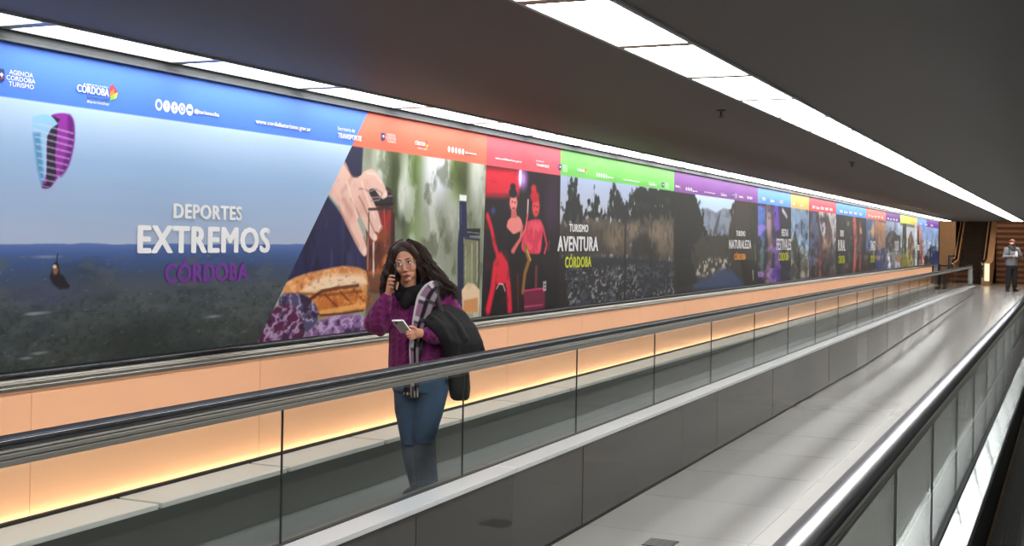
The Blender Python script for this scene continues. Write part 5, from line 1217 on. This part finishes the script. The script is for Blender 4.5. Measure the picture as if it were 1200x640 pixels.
# things she holds: two phones, a black coat over her forearm, a black bag at her hip
def slab(name, c, ax_u, ax_v, w, l, th, m, label, cat):
    n = ax_u.cross(ax_v).normalized(); R = Matrix((ax_u, ax_v, n)).transposed().to_4x4(); M_ = WT @ Matrix.Translation(c) @ R
    bm = bmesh.new(); box(bm, -w / 2, w / 2, -l / 2, l / 2, -th / 2, th / 2, bev=.003); bmesh.ops.transform(bm, matrix=M_, verts=bm.verts)
    me = bpy.data.meshes.new(name); bm.to_mesh(me); bm.free(); o = place(me, name, m); tag(o, label, cat); return o, M_
au = Vector((.071, -.033, .004)).normalized(); av = Vector((.054, .112, -.083)); av = (av - au * av.dot(au)).normalized()
ph, PM_ = slab('mobile_phone', p(472.8, 382.8, -.29), au, av, .078, .150, .009, mat('white_phone', (236, 236, 238), 0.25, var=.01), 'white phone held low in the left hand of the woman in purple', 'phone')
nrm = au.cross(av); sgn = -1 if nrm.y > 0 else 1
for (nm, d_, m_) in (('back_cover', (-.035, .035, -.069, .071, .0042, .0052), mat('phone_back', (150, 150, 154), 0.3)), ('camera_lens', (-.026, -.008, -.062, -.040, .0050, .0066), mat('phone_lens', (60, 60, 64), 0.15))):
    bm = bmesh.new(); z0_, z1_ = sorted((d_[4] * sgn, d_[5] * sgn)); box(bm, d_[0], d_[1], d_[2], d_[3], z0_, z1_); bmesh.ops.transform(bm, matrix=PM_, verts=bm.verts); finish(bm, nm, m_, ph)
a0, a1 = p(466.5, 320, -.095), p(465.0, 339, -.135)
av = (a1 - a0).normalized(); au = (Vector((0.25, 1, 0)) - av * av.dot(Vector((0.25, 1, 0)))).normalized()
slab('mobile_phone', (a0 + a1) / 2, au, av, .066, .140, .009, mat('black_phone', (16, 16, 18), 0.25), 'black phone held against the ear of the woman in purple', 'phone')

bm = bmesh.new()
def fold(pts, rad, fl=None): tube(bm, [p(*q_) for q_ in pts], rad, 14)
fold([(504, 373, -.165), (514, 367, -.10), (527, 367, -.03), (540, 373, 0.0), (547, 384, 0.0)], [.028, .050, .060, .060, .055])
fold([(500, 376.5, -.185), (508, 380, -.195), (517, 387, -.185), (526, 399, -.155)], [.016, .036, .050, .050])
for k in range(9):                                  # the cloth fans out from the arm and hangs
    t = k / 8
    fold([(512 + 28 * t, 374 - 3 * t, -.14 + .13 * t), (520 + 31 * t, 386 + 1 * t, -.165 + .12 * t), (528 + 31 * t, 401 + 2 * t, -.150 + .10 * t), (532 + 27 * t, 418 - 2 * t, -.125 + .08 * t)], [.050, .058, .058 + .006 * math.sin(k * 2.2), .048])
    fold([(518 + 20 * t, 378, -.09 + .08 * t), (528 + 24 * t, 400, -.08 + .05 * t), (534 + 18 * t, 424, -.06 + .03 * t)], [.06, .065, .06])
for pts in ([(508, 372, -.198), (519, 383, -.208), (528, 399, -.192)], [(524, 366, -.12), (536, 379, -.145), (546, 397, -.145)], [(541, 371, -.02), (553, 383, -.05), (562, 400, -.07), (567, 411, -.06)]):
    fold(pts, [.018, .026, .028, .022][:len(pts)])
coat = fuse(bm, 0.0065, 12); coat.transform(WT); o = place(coat, 'coat', mat('black_coat_wool', (22, 21, 23), 0.85, 0, 0.3, 0.3, 14, bump=0.6, bscale=14))
tag(o, 'black coat folded over the left forearm of the woman in purple', 'coat')
bm = bmesh.new()
loft(bm, [(p(541, 469, 0.03), .045, .035), (p(540.5, 466, 0.03), .062, .045), (p(540, 455, 0.03), .072, .055), (p(539, 440, 0.03), .072, .058), (p(538, 424, 0.03), .066, .05)], 20)
bag = fuse(bm, 0.006, 3); bag.transform(WT); bag = place(bag, 'shoulder_bag', mat('black_bag_leather', (20, 19, 20), 0.6, 0, 0.4, 0.2, 12)); tag(bag, 'black shoulder bag hanging at the hip of the woman in purple', 'bag')
bm = bmesh.new(); st_ = cr([p(538, 426, -.03), p(534, 405, -.10), p(521, 372, -.125), p(514.5, 352, -.125), p(513, 337, -.06), p(517, 334, 0.03), p(528, 360, .12), p(538, 400, .12), p(540, 426, .08)], 8)
tube(bm, st_, [.018] * len(st_), 8, flat=((0, 1, 0), .45)); wchild(bm, 'strap', mat('black_strap', (20, 19, 20), 0.7), True, bag)
